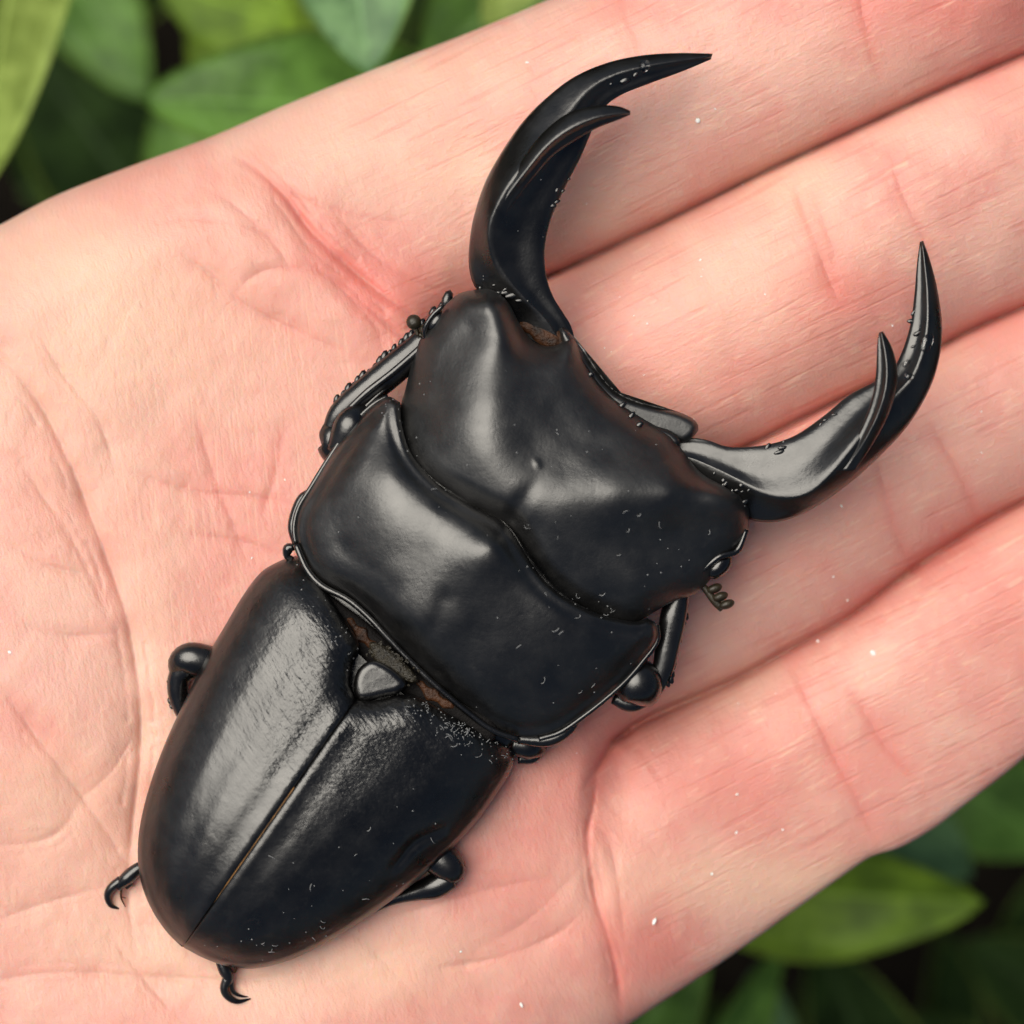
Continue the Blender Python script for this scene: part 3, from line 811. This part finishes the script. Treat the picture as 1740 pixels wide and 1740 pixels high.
# --- head
HF = [(806, 492), (835, 492), (862, 512), (884, 552), (905, 580), (940, 588), (972, 574), (996, 612), (1022, 650), (1052, 680), (1100, 712), (1140, 736), (1162, 768), (1192, 804), (1226, 824), (1256, 842)]
HB = [(672, 748), (708, 806), (760, 842), (815, 872), (858, 900), (884, 938), (914, 984), (955, 1022), (1005, 1050), (1058, 1066)]
HL = [(806, 492), (778, 500), (752, 524), (730, 552), (712, 580), (699, 620), (688, 664), (676, 705), (672, 748)]
HR = [(1256, 842), (1272, 866), (1270, 905), (1254, 934), (1228, 960), (1206, 986), (1180, 1010), (1148, 1020), (1112, 1040), (1085, 1056), (1058, 1066)]
def head():
    nu, nt = 170, 130
    G, uu, tt, ring = patch(HF, HB, HL, HR, nu, nt)
    Q = G.reshape(-1, 2)
    cp = [(838, 520, 200), (846, 590, 206), (838, 680, 224), (835, 770, 232), (862, 846, 226), (800, 560, 176), (780, 640, 190), (770, 720, 205), (790, 800, 212),
          (745, 560, 146), (718, 640, 142), (706, 720, 146), (740, 790, 184), (900, 600, 172), (905, 680, 202), (905, 760, 216), (950, 640, 174), (965, 720, 198), (990, 640, 156), (1030, 690, 160),
          (1040, 760, 198), (960, 790, 217), (1100, 740, 168), (1120, 790, 198), (1180, 810, 186),
          (1226, 836, 200), (1140, 838, 220), (1050, 840, 234), (960, 852, 234), (895, 872, 222),
          (1240, 880, 160), (1200, 930, 146), (1150, 900, 174), (1080, 920, 190), (1000, 920, 207), (930, 930, 206), (1000, 1000, 176), (1080, 990, 172), (1060, 1045, 140), (1130, 980, 158), (1175, 985, 134), (872, 884, 206), (960, 1000, 176)]
    zr = tps(cp, Q, 0.02)
    d, _, _ = dist_line(Q, ring)
    dB, _, _ = dist_line(Q, cr(HB, 120))
    z0 = 84
    rim = np.where(dB < 30, 0.72, 0.30)
    ek = 0.30 + 0.44 * np.exp(-(dB / 34) ** 2)
    z = z0 + (zr - z0) * (ek + (1 - ek) * rnd(d, 44))
    dd, ss, _ = dist_line(Q, cr([(872, 878), (884, 856), (905, 828), (930, 800)], 30)); z -= 6.5 * np.exp(-(dd / 14) ** 2) * sstep(110, 10, ss)
    dd, ss, _ = dist_line(Q, cr([(1040, 770), (980, 745), (945, 700)], 30)); z -= 4 * np.exp(-(dd / 24) ** 2)
    dd, ss, _ = dist_line(Q, cr([(912, 786), (914, 790)], 4)); z += 4 * np.exp(-(dd / 5) ** 2)
    e = z0 + (zr - z0) * ek
    zb = e - 5 - 60 * rnd(d, 60)
    sh = G.shape[:2]
    return P_(shell("head", G, z.reshape(sh), zb.reshape(sh), M['satin'], None))
hd = head()
# front lip, defined with the plate helper above
sub(plate("lip", [(956, 552), (984, 584), (1010, 624), (1038, 659), (1070, 678), (1110, 690), (1150, 699), (1178, 712), (1187, 730), (1166, 752), (1150, 750), (1128, 740), (1090, 726), (1050, 708), (1016, 678), (988, 640), (966, 606), (950, 572)], 124, 96, 11, M['satin']), hd)
sub(plate("lip_fold", [(1050, 706), (1075, 708), (1110, 722), (1140, 732), (1156, 748), (1146, 760), (1110, 748), (1070, 730)], 136, 122, 9, M['gloss']), hd)
sub(plate("lip_fold", [(975, 606), (992, 624), (1020, 664), (1044, 690), (1030, 692), (1000, 662), (980, 630)], 132, 120, 7, M['gloss']), hd)
mb = MB()
blob(mb, (930, 570, 106), 36, 20, 9, 0.5); blob(mb, (905, 556, 104), 26, 14, 8, 0.4)
sub(mb.build("jaw_membrane", M['membrane']), hd)
# eyes with their dividing ridge
mb = MB(); blob(mb, (742, 545, 112), 22, 13, 16, -0.9); sub(mb.build("eye", M['rim']), hd)
mb = MB(); blob(mb, (1222, 962, 104), 27, 17, 18, -0.75); sub(mb.build("eye", M['rim']), hd)
mb = MB()
tube(mb, [(722, 578, 112, 3), (722, 558, 118, 4.5), (735, 536, 124, 4.5), (752, 520, 128, 3.5)], 20, 8)
sub(mb.build("eye_ridge", M['rim']), hd)
mb = MB()
tube(mb, [(1268, 900, 116, 5), (1252, 936, 118, 6), (1222, 946, 124, 6), (1190, 972, 122, 4)], 20, 8)
sub(mb.build("eye_ridge", M['rim']), hd)

# --- jaws
def loft(mb, outer, inner, ridge, height, zc, n=70, ns=36, low=0.5, belly=0.55):
    """blade between an outer and an inner edge; ridge: (t, fraction), height: (t, h), zc: (t, z)"""
    t = np.linspace(0, 1, n)
    O = cr(outer, params=t); I = cr(inner, params=t)
    R = np.interp(t, *zip(*ridge)); H = np.interp(t, *zip(*height)); Z = np.interp(t, *zip(*zc))
    ker = np.ones(9) / 9
    sm = lambda a: np.convolve(np.pad(a, 4, mode='edge'), ker, 'valid')
    R, H, Z = sm(R), sm(H), sm(Z)
    V = []
    for i in range(n):
        r, h = R[i], H[i]
        sec = [(0.0, 0.0), (r * 0.35, 0.55 * h), (r * 0.8, 0.96 * h), (r, h), (r + (1 - r) * 0.12, 0.90 * h), (r + (1 - r) * 0.45, 0.52 * h), (r + (1 - r) * 0.8, 0.36 * h), (0.97, 0.22 * h), (1.0, 0.05 * h),
               (0.85, -low * h), (0.5, -low * 1.15 * h), (0.15, -low * h)]
        c = cr(sec, ns, closed=True, sub=10) if False else periodic(sec, ns)
        xy = O[i] + (I[i] - O[i]) * c[:, :1]
        V.append(W(xy, Z[i] + c[:, 1]))
    mb.add(np.vstack(V), ring_faces(n, ns))

def periodic(pts, n):
    P = np.asarray(pts, float); m = len(P)
    Q = np.vstack([P[-1], P, P[0], P[1]])
    out = []
    per = n // m
    for i in range(m):
        a, b, c, d = Q[i:i + 4]
        for t in np.linspace(0, 1, per, endpoint=False):
            out.append(0.5 * (2 * b + (c - a) * t + (2 * a - 5 * b + 4 * c - d) * t ** 2 + (3 * b - a - 3 * c + d) * t ** 3))
    return np.array(out)

mb = MB()
loft(mb, [(850, 560), (822, 510), (804, 482), (797, 455), (797, 420), (804, 372), (824, 310), (855, 254), (890, 205), (930, 165), (975, 131), (1030, 107), (1090, 94), (1150, 90), (1211, 91)],
     [(985, 620), (972, 560), (958, 534), (940, 505), (928, 470), (925, 425), (936, 372), (958, 322), (985, 270), (1003, 228), (1022, 188), (1052, 163), (1100, 143), (1160, 121), (1208, 101)],
     [(0, .85), (.10, .72), (.17, .45), (.24, .20), (.40, .34), (.52, .48), (.62, .50), (.75, .42), (1, .45)],
     [(0, 14), (.10, 20), (.18, 32), (.30, 54), (.45, 58), (.58, 34), (.68, 24), (.85, 20), (.96, 10), (1, 3)],
     [(0, 92), (.15, 104), (.4, 122), (.6, 128), (.8, 128), (1, 122)])
loft(mb, [(826, 372), (850, 325), (882, 278), (920, 228), (962, 194), (1008, 180), (1048, 180), (1071, 188)],
     [(848, 380), (880, 335), (908, 300), (940, 264), (978, 238), (1016, 217), (1050, 204), (1071, 195)],
     [(0, .5), (.5, .55), (1, .6)], [(0, 4), (.3, 16), (.6, 22), (.85, 15), (1, 4)], [(0, 158), (.3, 170), (.55, 178), (.8, 184), (1, 186)], 50)
jl = P_(mb.build("mandible", M['gloss']))
jl["label"] = "left jaw curving up over the top finger"
mb = MB()
loft(mb, [(1205, 850), (1262, 876), (1284, 886), (1330, 885), (1382, 864), (1440, 824), (1498, 772), (1545, 720), (1580, 660), (1597, 605), (1601, 552), (1593, 492), (1581, 444), (1569, 409)],
     [(1090, 760), (1150, 746), (1196, 747), (1240, 760), (1298, 757), (1350, 741), (1400, 707), (1440, 674), (1480, 652), (1512, 634), (1532, 600), (1547, 552), (1554, 500), (1558, 450), (1563, 411)],
     [(0, .85), (.10, .75), (.17, .45), (.24, .18), (.30, .2), (.42, .38), (.52, .48), (.62, .5), (1, .45)],
     [(0, 12), (.10, 18), (.18, 28), (.30, 48), (.45, 56), (.56, 34), (.66, 26), (.85, 20), (.96, 10), (1, 3)],
     [(0, 92), (.15, 104), (.4, 120), (.6, 126), (.8, 128), (1, 124)])
loft(mb, [(1452, 800), (1486, 750), (1512, 700), (1524, 655), (1524, 622), (1516, 592), (1506, 572), (1500, 563)],
     [(1420, 800), (1448, 756), (1468, 716), (1482, 676), (1488, 640), (1490, 606), (1491, 580), (1494, 565)],
     [(0, .5), (.5, .5), (1, .5)], [(0, 4), (.3, 16), (.6, 20), (.85, 13), (1, 4)], [(0, 158), (.3, 168), (.55, 176), (.8, 182), (1, 184)], 50)
jr = P_(mb.build("mandible", M['gloss']))
jr["label"] = "right jaw pointing up between the middle fingers"
# grainy wet sockets at the jaw roots
def grains(name, cx, cy, z, rx, ry, n, par):
    mb = MB()
    for _ in range(n):
        a = random.random() * 6.28; r = math.sqrt(random.random())
        s = random.uniform(2.0, 4.2)
        blob(mb, (cx + rx * r * math.cos(a), cy + ry * r * math.sin(a), z + random.uniform(-3, 3)), s * random.uniform(.8, 1.8), s, s * .8, random.random() * 3, 6, 8)
    return sub(mb.build(name, M['rim']), par)

# --- antennae
mb = MB()
tube(mb, [(752, 575, 96, 4), (730, 576, 98, 4), (712, 568, 102, 4)], 12, 8)
blob(mb, (703, 547, 108), 13, 13, 12); blob(mb, (722, 560, 106), 11, 9, 9)
tube(mb, [(710, 570, 104, 3), (706, 556, 106, 4)], 8, 8)
P_(mb.build("antenna", M['antenna']))
mb = MB()
tube(mb, [(1180, 985, 88, 5), (1198, 1000, 88, 6), (1215, 1022, 86, 7), (1228, 1034, 84, 7)], 18, 10)
for x, y in ((1214, 1000), (1224, 1014), (1235, 1027)):
    blob(mb, (x, y, 90), 14, 8, 11, -0.35)
P_(mb.build("antenna", M['antenna']))

# --- legs
def serrate(mb, a, b, z0, z1, r, n, off):
    for i in range(n):
        t = (i + .5) / n
        x = a[0] + (b[0] - a[0]) * t; y = a[1] + (b[1] - a[1]) * t
        rr = r * random.uniform(.6, 1.15); x += random.uniform(-2, 2); y += random.uniform(-2, 2)
        blob(mb, (x + off[0] * .85, y + off[1] * .85, z0 + (z1 - z0) * t), rr * 1.9, rr, rr, math.atan2(b[1] - a[1], b[0] - a[0]) - .5, 6, 8)
def leg(parts, teeth=None, name="leg"):
    mb = MB()
    for p, n, fl in parts: tube(mb, p, n, 16, fl)
    if teeth:
        for tq in teeth: serrate(mb, *tq)
    return P_(mb.build(name, M['leg']))
lg = leg([([(640, 800, 60, 24), (582, 768, 62, 32), (562, 742, 68, 28), (552, 742, 60, 14)], 20, .9),
          ([(575, 770, 84, 22), (596, 726, 94, 30), (606, 706, 92, 22), (624, 692, 84, 7)], 18, .8),
          ([(562, 732, 70, 15), (580, 700, 76, 20), (624, 664, 80, 25), (668, 628, 84, 26), (714, 588, 84, 24), (756, 542, 84, 20), (786, 514, 80, 13)], 40, .75)]
         + [([(575, 712, 92, 4), (622, 668, 99, 6), (668, 632, 103, 6), (714, 592, 102, 6), (750, 556, 99, 4)], 24, .8), ([(600, 712, 84, 4), (650, 664, 92, 5), (700, 622, 92, 5)], 16, .8)],
         [((575, 690), (728, 556), 74, 82, 6.0, 17, (-9, -9)), ((735, 548), (772, 512), 86, 86, 9, 3, (-6, -9))])
lg["label"] = "left front leg with saw-edged shin beside the head"
lg = leg([([(1040, 1130, 62, 22), (1066, 1148, 66, 36), (1088, 1164, 68, 40), (1100, 1184, 60, 26), (1104, 1196, 54, 10)], 22, .9),
          ([(1042, 1186, 52, 10), (1070, 1196, 50, 14), (1096, 1192, 50, 10)], 12, .8),
          ([(1112, 1176, 62, 12), (1126, 1140, 66, 18), (1136, 1090, 70, 21), (1146, 1040, 74, 22), (1156, 1000, 76, 16)], 36, .75)],
         [((1128, 1165), (1162, 1020), 64, 74, 5.2, 15, (8, 1))])
lg["label"] = "right front leg bent below the head"
leg([([(400, 1130, 40, 20), (350, 1124, 46, 28), (322, 1120, 48, 28), (306, 1128, 42, 22), (300, 1146, 34, 12)], 22, .9),
     ([(318, 1134, 40, 22), (304, 1152, 36, 19), (304, 1182, 30, 18), (316, 1216, 24, 15), (340, 1260, 18, 11)], 22, .9)],
    [((290, 1150), (294, 1205), 34, 26, 4, 7, (-3, 0))])
leg([([(870, 1262, 54, 20), (900, 1268, 52, 22), (918, 1272, 46, 14), (926, 1270, 44, 6)], 14, .9), ([(880, 1290, 40, 8), (905, 1288, 38, 9), (924, 1272, 40, 6)], 12, .9)],
    [((893, 1282), (926, 1268), 46, 46, 4, 5, (0, 3))])
leg([([(680, 1440, 40, 20), (735, 1452, 44, 30), (764, 1474, 46, 28), (774, 1494, 40, 16)], 22, .9),
     ([(766, 1490, 40, 20), (738, 1506, 36, 22), (705, 1516, 30, 15), (660, 1530, 22, 10), (600, 1560, 20, 9)], 24, .8)],
    [((755, 1446), (780, 1470), 52, 50, 9, 2, (3, 2))])
def foot(pts, claws, spur):
    mb = MB()
    tube(mb, pts, 26, 12)
    for c in claws: tube(mb, c, 18, 8)
    lg = leg([([(pts[0][0] + (330 - pts[0][0]) * .6, pts[0][1] + (1480 - pts[0][1]) * .6, 40, 9), pts[0]], 8, 1.0)])
    f = sub(mb.build("tarsus", M['leg']), lg)
    mb = MB()
    for s_ in spur: tube(mb, s_, 12, 6)
    sub(mb.build("claw_bristle", M['membrane']), lg)
    return lg
lg = foot([(246, 1470, 30, 9), (232, 1478, 30, 11), (216, 1492, 30, 12), (205, 1502, 28, 9), (200, 1508, 26, 7)],
     [[(206, 1496, 28, 9), (190, 1508, 28, 8), (183, 1522, 24, 6.5), (188, 1538, 18, 4.5), (202, 1544, 12, 1.5)], [(222, 1500, 22, 6), (214, 1508, 20, 5)]],
     [[(206, 1510, 22, 2.2), (206, 1526, 16, 1.6), (213, 1541, 10, .6)], [(205, 1524, 16, 1.2), (214, 1526, 12, .5)]])
lg["label"] = "left hind foot with hooked claw"
lg = foot([(372, 1628, 32, 8), (382, 1648, 28, 11), (388, 1662, 26, 9), (384, 1674, 24, 7)],
     [[(386, 1662, 26, 8), (381, 1680, 24, 7.5), (388, 1694, 20, 6.5), (404, 1702, 15, 4.5), (426, 1697, 10, 1.2)], [(392, 1666, 20, 5), (396, 1684, 16, 3.8), (408, 1692, 12, 2.6), (422, 1694, 8, .8)]],
     [[(398, 1652, 24, 3), (402, 1640, 28, 4)]])
lg["label"] = "right hind foot with paired curved claws"

bpy.context.view_layer.update()
# ------------------------------------------------------------------ small loose things: lint and drops
def bvh_of(objs):
    V = []; F = []; o_ = 0
    for o in objs:
        me = o.data; mw = o.matrix_world
        co = np.empty(len(me.vertices) * 3, np.float32); me.vertices.foreach_get("co", co); co = co.reshape(-1, 3) + np.array(mw.translation)
        V.append(co)
        F += [tuple(i + o_ for i in p.vertices) for p in me.polygons]
        o_ += len(co)
    return BVHTree.FromPolygons(np.vstack(V).tolist(), F)
shells = [o for o in beetle.children if o.name.split('.')[0] in ("elytron", "pronotum", "head", "mandible")]
tree = bvh_of(shells)
def drop_on(x, y):
    p = W((x, y), 400.0)
    hit = tree.ray_cast(Vector(p), (Vector(p) - cam.location).normalized())
    return hit[0], hit[1]
mb = MB()
def fibre(x, y, ln, r):
    a = random.random() * 6.28; bend = random.uniform(-1.2, 1.2)
    pts = []
    for i in range(5):
        h, nrm = drop_on(x, y)
        if h is None: return
        q = h + nrm * (r * 1.2 + (2.0 if i in (1, 2, 3) else 0)) * S
        pts.append(q); x += math.cos(a) * ln / 4; y += math.sin(a) * ln / 4; a += bend * .5
    V = []
    for i, q in enumerate(pts):
        t = (pts[min(i + 1, 4)] - pts[max(i - 1, 0)]).normalized()
        s_ = t.cross(Vector((0, 0, 1))).normalized(); u_ = s_.cross(t)
        for k in range(4):
            V.append(q + (s_ * math.cos(k * 1.571) + u_ * math.sin(k * 1.571)) * r * S)
    mb.add(np.array(V), ring_faces(5, 4))
def speck(x, y, r):
    h, nrm = drop_on(x, y)
    if h is None: return
    V = [h + Vector(v) * r * S for v in ((1, 0, .3), (0, 1, .3), (-1, 0, .3), (0, -1, .3), (0, 0, 1.1))]
    mb.add(np.array(V), [(0, 1, 4), (1, 2, 4), (2, 3, 4), (3, 0, 4), (3, 2, 1, 0)])
def scatter(cx, cy, sx, sy, ang, nf, ns):
    ca, sa = math.cos(math.radians(ang)), math.sin(math.radians(ang))
    for i in range(nf + ns):
        a, b = random.gauss(0, sx), random.gauss(0, sy)
        x, y = cx + a * ca - b * sa, cy + a * sa + b * ca
        if i < nf: fibre(x, y, random.uniform(5, 14), random.uniform(.4, .7))
        else: speck(x, y, random.uniform(.7, 1.7))
scatter(1130, 930, 90, 60, -30, 9, 12)
scatter(1000, 1030, 50, 12, 35, 7, 8)
scatter(990, 1130, 90, 60, 35, 6, 10)
scatter(950, 720, 130, 100, 40, 2, 22)
scatter(780, 1236, 60, 16, 25, 34, 150)
scatter(560, 1080, 60, 14, 55, 3, 40)
scatter(660, 1110, 90, 8, 42, 6, 26)
scatter(440, 1595, 60, 20, -10, 8, 14)
scatter(620, 1440, 110, 70, -40, 9, 16)
scatter(720, 900, 120, 80, 40, 0, 8)
scatter(690, 740, 60, 12, 65, 2, 22)
scatter(1420, 780, 120, 60, -40, 0, 6)
scatter(880, 400, 30, 90, 10, 0, 4)
tag(mb.build("lint", M['lint'], None, False), "fine white lint and dust specks on the beetle's back", "lint", kind="stuff")

def hand_z(x, y):
    z, *_ = hand_height(np.array([[x, y]], float)); return float(z[0])
mb = MB()
flecks = [(1186, 205, 7), (1484, 1110, 8), (1112, 1566, 7), (886, 1708, 6), (783, 1617, 5), (16, 1108, 6), (424, 835, 4), (484, 815, 4), (428, 948, 4), (1252, 1350, 4), (1250, 1415, 4), (1330, 1410, 4), (1390, 1090, 4), (1210, 1485, 4), (1440, 1020, 3),
          (1215, 185, 3), (1190, 442, 3), (1192, 470, 3), (1300, 500, 4), (1416, 980, 4), (1100, 550, 3), (890, 280, 3), (896, 106, 4), (1430, 860, 3)]
for _ in range(36): flecks.append((random.uniform(900, 1700), random.uniform(150, 1400), random.uniform(1.2, 2.4)))
for x, y, r in flecks:
    if inside(np.array([[x, y]]), OUT)[0]:
        r *= .8
        blob(mb, (x, y, hand_z(x, y) + r * .1), r * random.uniform(.6, 1.5), r * random.uniform(.4, .9), r * .28, random.random() * 3, 6, 7)
tag(mb.build("skin_flecks", M['fleck']), "tiny white flecks scattered on the fingers and palm", "flecks", kind="stuff")

# wet beads and grit clinging to the jaws and their roots
def beads(par, path, n, spread, r0, r1):
    mb = MB(); L = cr(path, 60)
    for _ in range(n):
        q = L[random.randrange(60)] + np.array([random.gauss(0, spread), random.gauss(0, spread)])
        h, nrm = drop_on(q[0], q[1])
        if h is None: continue
        r = random.uniform(r0, r1)
        blob(mb, (q[0], q[1], h.z / S), r * random.uniform(1, 3.2), r, r * .45, random.uniform(-1.2, .2), 7, 10)
    o = tag(mb.build("wet_beads", M['rim'], par), kind="stuff")
    return o
beads(jr, [(1285, 776), (1320, 764), (1360, 744), (1400, 716), (1440, 690)], 7, 6, 2.0, 5.5)
beads(jr, [(1225, 800), (1250, 830), (1275, 868)], 10, 9, 1.2, 5.5)
beads(jr, [(1560, 520), (1550, 580)], 5, 7, 2.0, 4.5)
beads(jl, [(815, 478), (845, 488), (880, 500)], 11, 8, 1.2, 5.5)
beads(jl, [(985, 255), (960, 305), (938, 360)], 5, 6, 1.5, 4.5)
beads(jl, [(1040, 150), (1090, 120), (1130, 112)], 3, 8, 2.5, 6.0)
beads(hd, [(985, 612), (1020, 660), (1060, 700), (1130, 740)], 11, 7, 1.2, 5.0)
# dew drops on the jaws
kw = NT("water"); kw.set(Base_Color=(1, 1, 1), Roughness=0.03, IOR=1.33); kw.b.inputs['Transmission Weight'].default_value = 1.0
def dew(x, y, rx, ry, ang, label):
    h, nrm = drop_on(x, y)
    if h is None: return
    mb = MB()
    z = h.z / S
    blob(mb, (x, y, z + 1), rx, ry, min(rx, ry) * .6, ang, 12, 18)
    tag(mb.build("water_drop", kw.m), label, "water drop", "dew drops on the jaws")
dew(1575, 582, 10, 17, .5, "largest clear water drop near the tip of the right jaw")
dew(1541, 617, 9, 5, -.6, "small water drop on the inner edge of the right jaw")
dew(1545, 640, 9, 7, .2, "small round water drop lowest on the right jaw tip")
dew(1095, 112, 9, 11, .2, "water drop near the tip of the left jaw")

# ------------------------------------------------------------------ background plants
LM = [mat_leaf("leaf_bright", (0.19, 0.33, 0.035), (0.27, 0.44, 0.040), .42, .36),
      mat_leaf("leaf_mid", (0.085, 0.19, 0.032), (0.125, 0.26, 0.045), .38, .25),
      mat_leaf("leaf_blue", (0.11, 0.23, 0.095), (0.16, 0.30, 0.12), .36, .2),
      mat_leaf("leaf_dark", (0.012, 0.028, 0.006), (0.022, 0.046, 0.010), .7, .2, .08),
      mat_leaf("leaf_pale", (0.30, 0.42, 0.08), (0.36, 0.48, 0.11), .45, .3)]

def leaf_geo(base, tip, width, fold=0.18, arch=0.10, roll=0.0, nu=22, nv=9, peak=0.42):
    """a pointed oval blade from base to tip (metres), with a folded midrib"""
    b, t = np.array(base), np.array(tip)
    L = np.linalg.norm(t - b); d = (t - b) / L
    s = np.cross(d, [0, 0, 1.0]); s /= np.linalg.norm(s) + 1e-9; up = np.cross(s, d)
    cr_, sr_ = math.cos(roll), math.sin(roll)
    s, up = s * cr_ + up * sr_, up * cr_ - s * sr_
    u = np.linspace(0, 1, nu)
    pw = math.log(0.5) / math.log(peak)
    w = np.sin(np.pi * u ** pw) ** 0.66 * (1 - 0.12 * u)
    w = np.maximum(w, 0.012)
    v = np.linspace(-1, 1, nv)
    Uu, Vv = np.meshgrid(u, v, indexing='ij')
    hw = (w * width / 2)[:, None]
    p = b + (Uu * L)[..., None] * d + (Vv * hw)[..., None] * s
    z = np.abs(Vv) * hw * fold + arch * L * np.sin(np.pi * Uu) + 0.012 * L * np.sin(Uu * 11 + Vv * 2) * np.abs(Vv)
    p = p + z[..., None] * up
    th = 0.00025
    V = np.concatenate([p.reshape(-1, 3), (p - up * th).reshape(-1, 3)])
    N = nu * nv; i_ = np.arange(N).reshape(nu, nv)
    q = np.stack([i_[:-1, :-1], i_[1:, :-1], i_[1:, 1:], i_[:-1, 1:]], -1).reshape(-1, 4)
    ring = np.concatenate([i_[0], i_[1:, -1], i_[-1, ::-1][1:], i_[::-1, 0][1:-1]]); r2 = np.roll(ring, -1)
    F = np.vstack([q[:, ::-1], q + N, np.stack([ring, r2, r2 + N, ring + N], -1)])
    uv = np.stack([Uu, Vv * .5 + .5], -1).reshape(-1, 2); uv = np.vstack([uv, uv])
    return V, F, uv

def add_uv(o, uv):
    me = o.data
    lay = me.uv_layers.new(name="uv")
    li = np.empty(len(me.loops), np.int32); me.loops.foreach_get("vertex_index", li)
    lay.data.foreach_set("uv", uv[li].astype(np.float32).ravel())

def plant(label, root, leaves, group="low leafy plants under the hand"):
    """root: (x, y) of the stem foot; leaves: (base px, zb, tip px, zt, width, material, fold, arch, roll)"""
    r = W(np.array(root, float), -5150.0)
    p = empty("leafy_plant", tuple(r)); tag(p, label, "plant", group)
    off = -Vector(tuple(r))
    mb = MB()
    for (bx, by), zb, (tx, ty), zt, wd, mt, fold, arch, roll in leaves:
        b = W((bx, by), zb); t = W((tx, ty), zt)
        V, F, uv = leaf_geo(b, t, wd * S * (D - zb) / D, fold, arch, roll)
        o = mesh_obj("leaf", V, F, LM[mt], p); o.location = off; add_uv(o, uv)
        mid = ((bx * .5 + root[0] * .5), (by * .5 + root[1] * .5))
        tube(mb, [(bx, by, zb, 9), (mid[0], mid[1], zb - 400, 12), (root[0], root[1], -5150, 18)], 14, 7)
    st = mb.build("stem", M['stem'], p); st.location = off
    return p

plant("plant with a pale upright leaf at the left picture edge", (-260, 500),
      [((90, -480), -1000, (-40, 330), -1300, 230, 4, .2, .04, .3), ((-240, 200), -2200, (-420, -380), -1800, 300, 1, .2, .1, 0)])
plant("broad-leaved plant with the big oval leaf meeting the index finger's edge", (560, 420),
      [((800, 200), -1450, (238, 168), -1300, 270, 1, .12, .05, -.1), ((500, 380), -2000, (370, -210), -1900, 230, 0, .15, .08, .2),
       ((330, 420), -2300, (300, 120), -2250, 150, 1, .15, .05, 0), ((300, 420), -3000, (30, 60), -2900, 260, 3, .2, .1, 0), ((640, 90), -1900, (270, -30), -1850, 260, 0, .1, .06, 0)])
plant("plant with the bluish green leaf pointing down at the index finger", (700, -420),
      [((560, -330), -1150, (628, 126), -1000, 290, 2, .12, .06, .05), ((1000, -160), -1700, (720, 130), -1750, 250, 1, .12, .08, .0), ((960, -150), -1200, (820, 45), -1250, 120, 4, .1, .05, 0),
       ((300, -360), -2100, (480, 110), -2000, 260, 0, .12, .05, 0)])
plant("dim yellow-green plant low in the top left gap", (120, 60),
      [((60, -150), -3100, (250, 170), -2800, 210, 1, .2, .1, 0), ((40, 330), -3300, (240, 120), -3000, 190, 3, .2, .1, 0), ((330, -180), -3000, (100, 90), -3000, 230, 3, .2, .1, 0), ((-80, 60), -3400, (160, 240), -3300, 210, 1, .2, .1, 0)])
plant("plant with the bright folded leaf below the little finger", (1150, 1500),
      [((1130, 1480), -1750, (1672, 1532), -1550, 240, 0, .30, .05, -.25), ((1380, 1300), -1900, (1650, 1490), -2000, 190, 2, .15, .06, 0), ((1500, 1250), -2300, (1800, 1440), -2300, 240, 1, .15, .06, 0)])
plant("dark plant with narrow leaves at the bottom edge", (1250, 2000),
      [((1000, 1940), -1700, (1200, 1560), -1600, 190, 1, .25, .05, .2), ((1120, 1990), -1500, (1330, 1600), -1700, 120, 1, .25, .05, -.3), ((1560, 1960), -2300, (1380, 1590), -2200, 200, 3, .2, .05, 0), ((1300, 1980), -2100, (1290, 1640), -2200, 160, 2, .25, .05, 0)])
plant("shaded plant in the lower right corner", (1850, 1800),
      [((1900, 1760), -2900, (1640, 1600), -2800, 200, 3, .2, .06, 0), ((1900, 1480), -2900, (1690, 1640), -2900, 190, 3, .2, .06, 0), ((1950, 1250), -2500, (1720, 1420), -2500, 220, 1, .2, .06, 0), ((1800, 2000), -2800, (1540, 1720), -2700, 210, 3, .2, .06, 0)])

# deep undergrowth nobody could count
mbV = []; mbF = []; uvs = []; o_ = 0
for i in range(900):
    a = random.random() * 6.28
    x, y = random.uniform(-0.42, 0.42), random.uniform(-0.42, 0.42)
    z = random.uniform(-5000, -3400) * S
    L = random.uniform(0.018, 0.038)
    b = np.array([x, y, z]); t = b + np.array([math.cos(a) * L, math.sin(a) * L, random.uniform(-.006, .012)])
    V, F, uv = leaf_geo(b, t, L * random.uniform(.45, .6), .2, .1, random.uniform(-.5, .5), 7, 5)
    mbV.append(V); mbF.append(F + o_); uvs.append(uv); o_ += len(V)
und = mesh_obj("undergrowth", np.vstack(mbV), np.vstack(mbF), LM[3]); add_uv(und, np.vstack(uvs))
tag(und, "dense dark green undergrowth far below the hand", "undergrowth", kind="stuff")
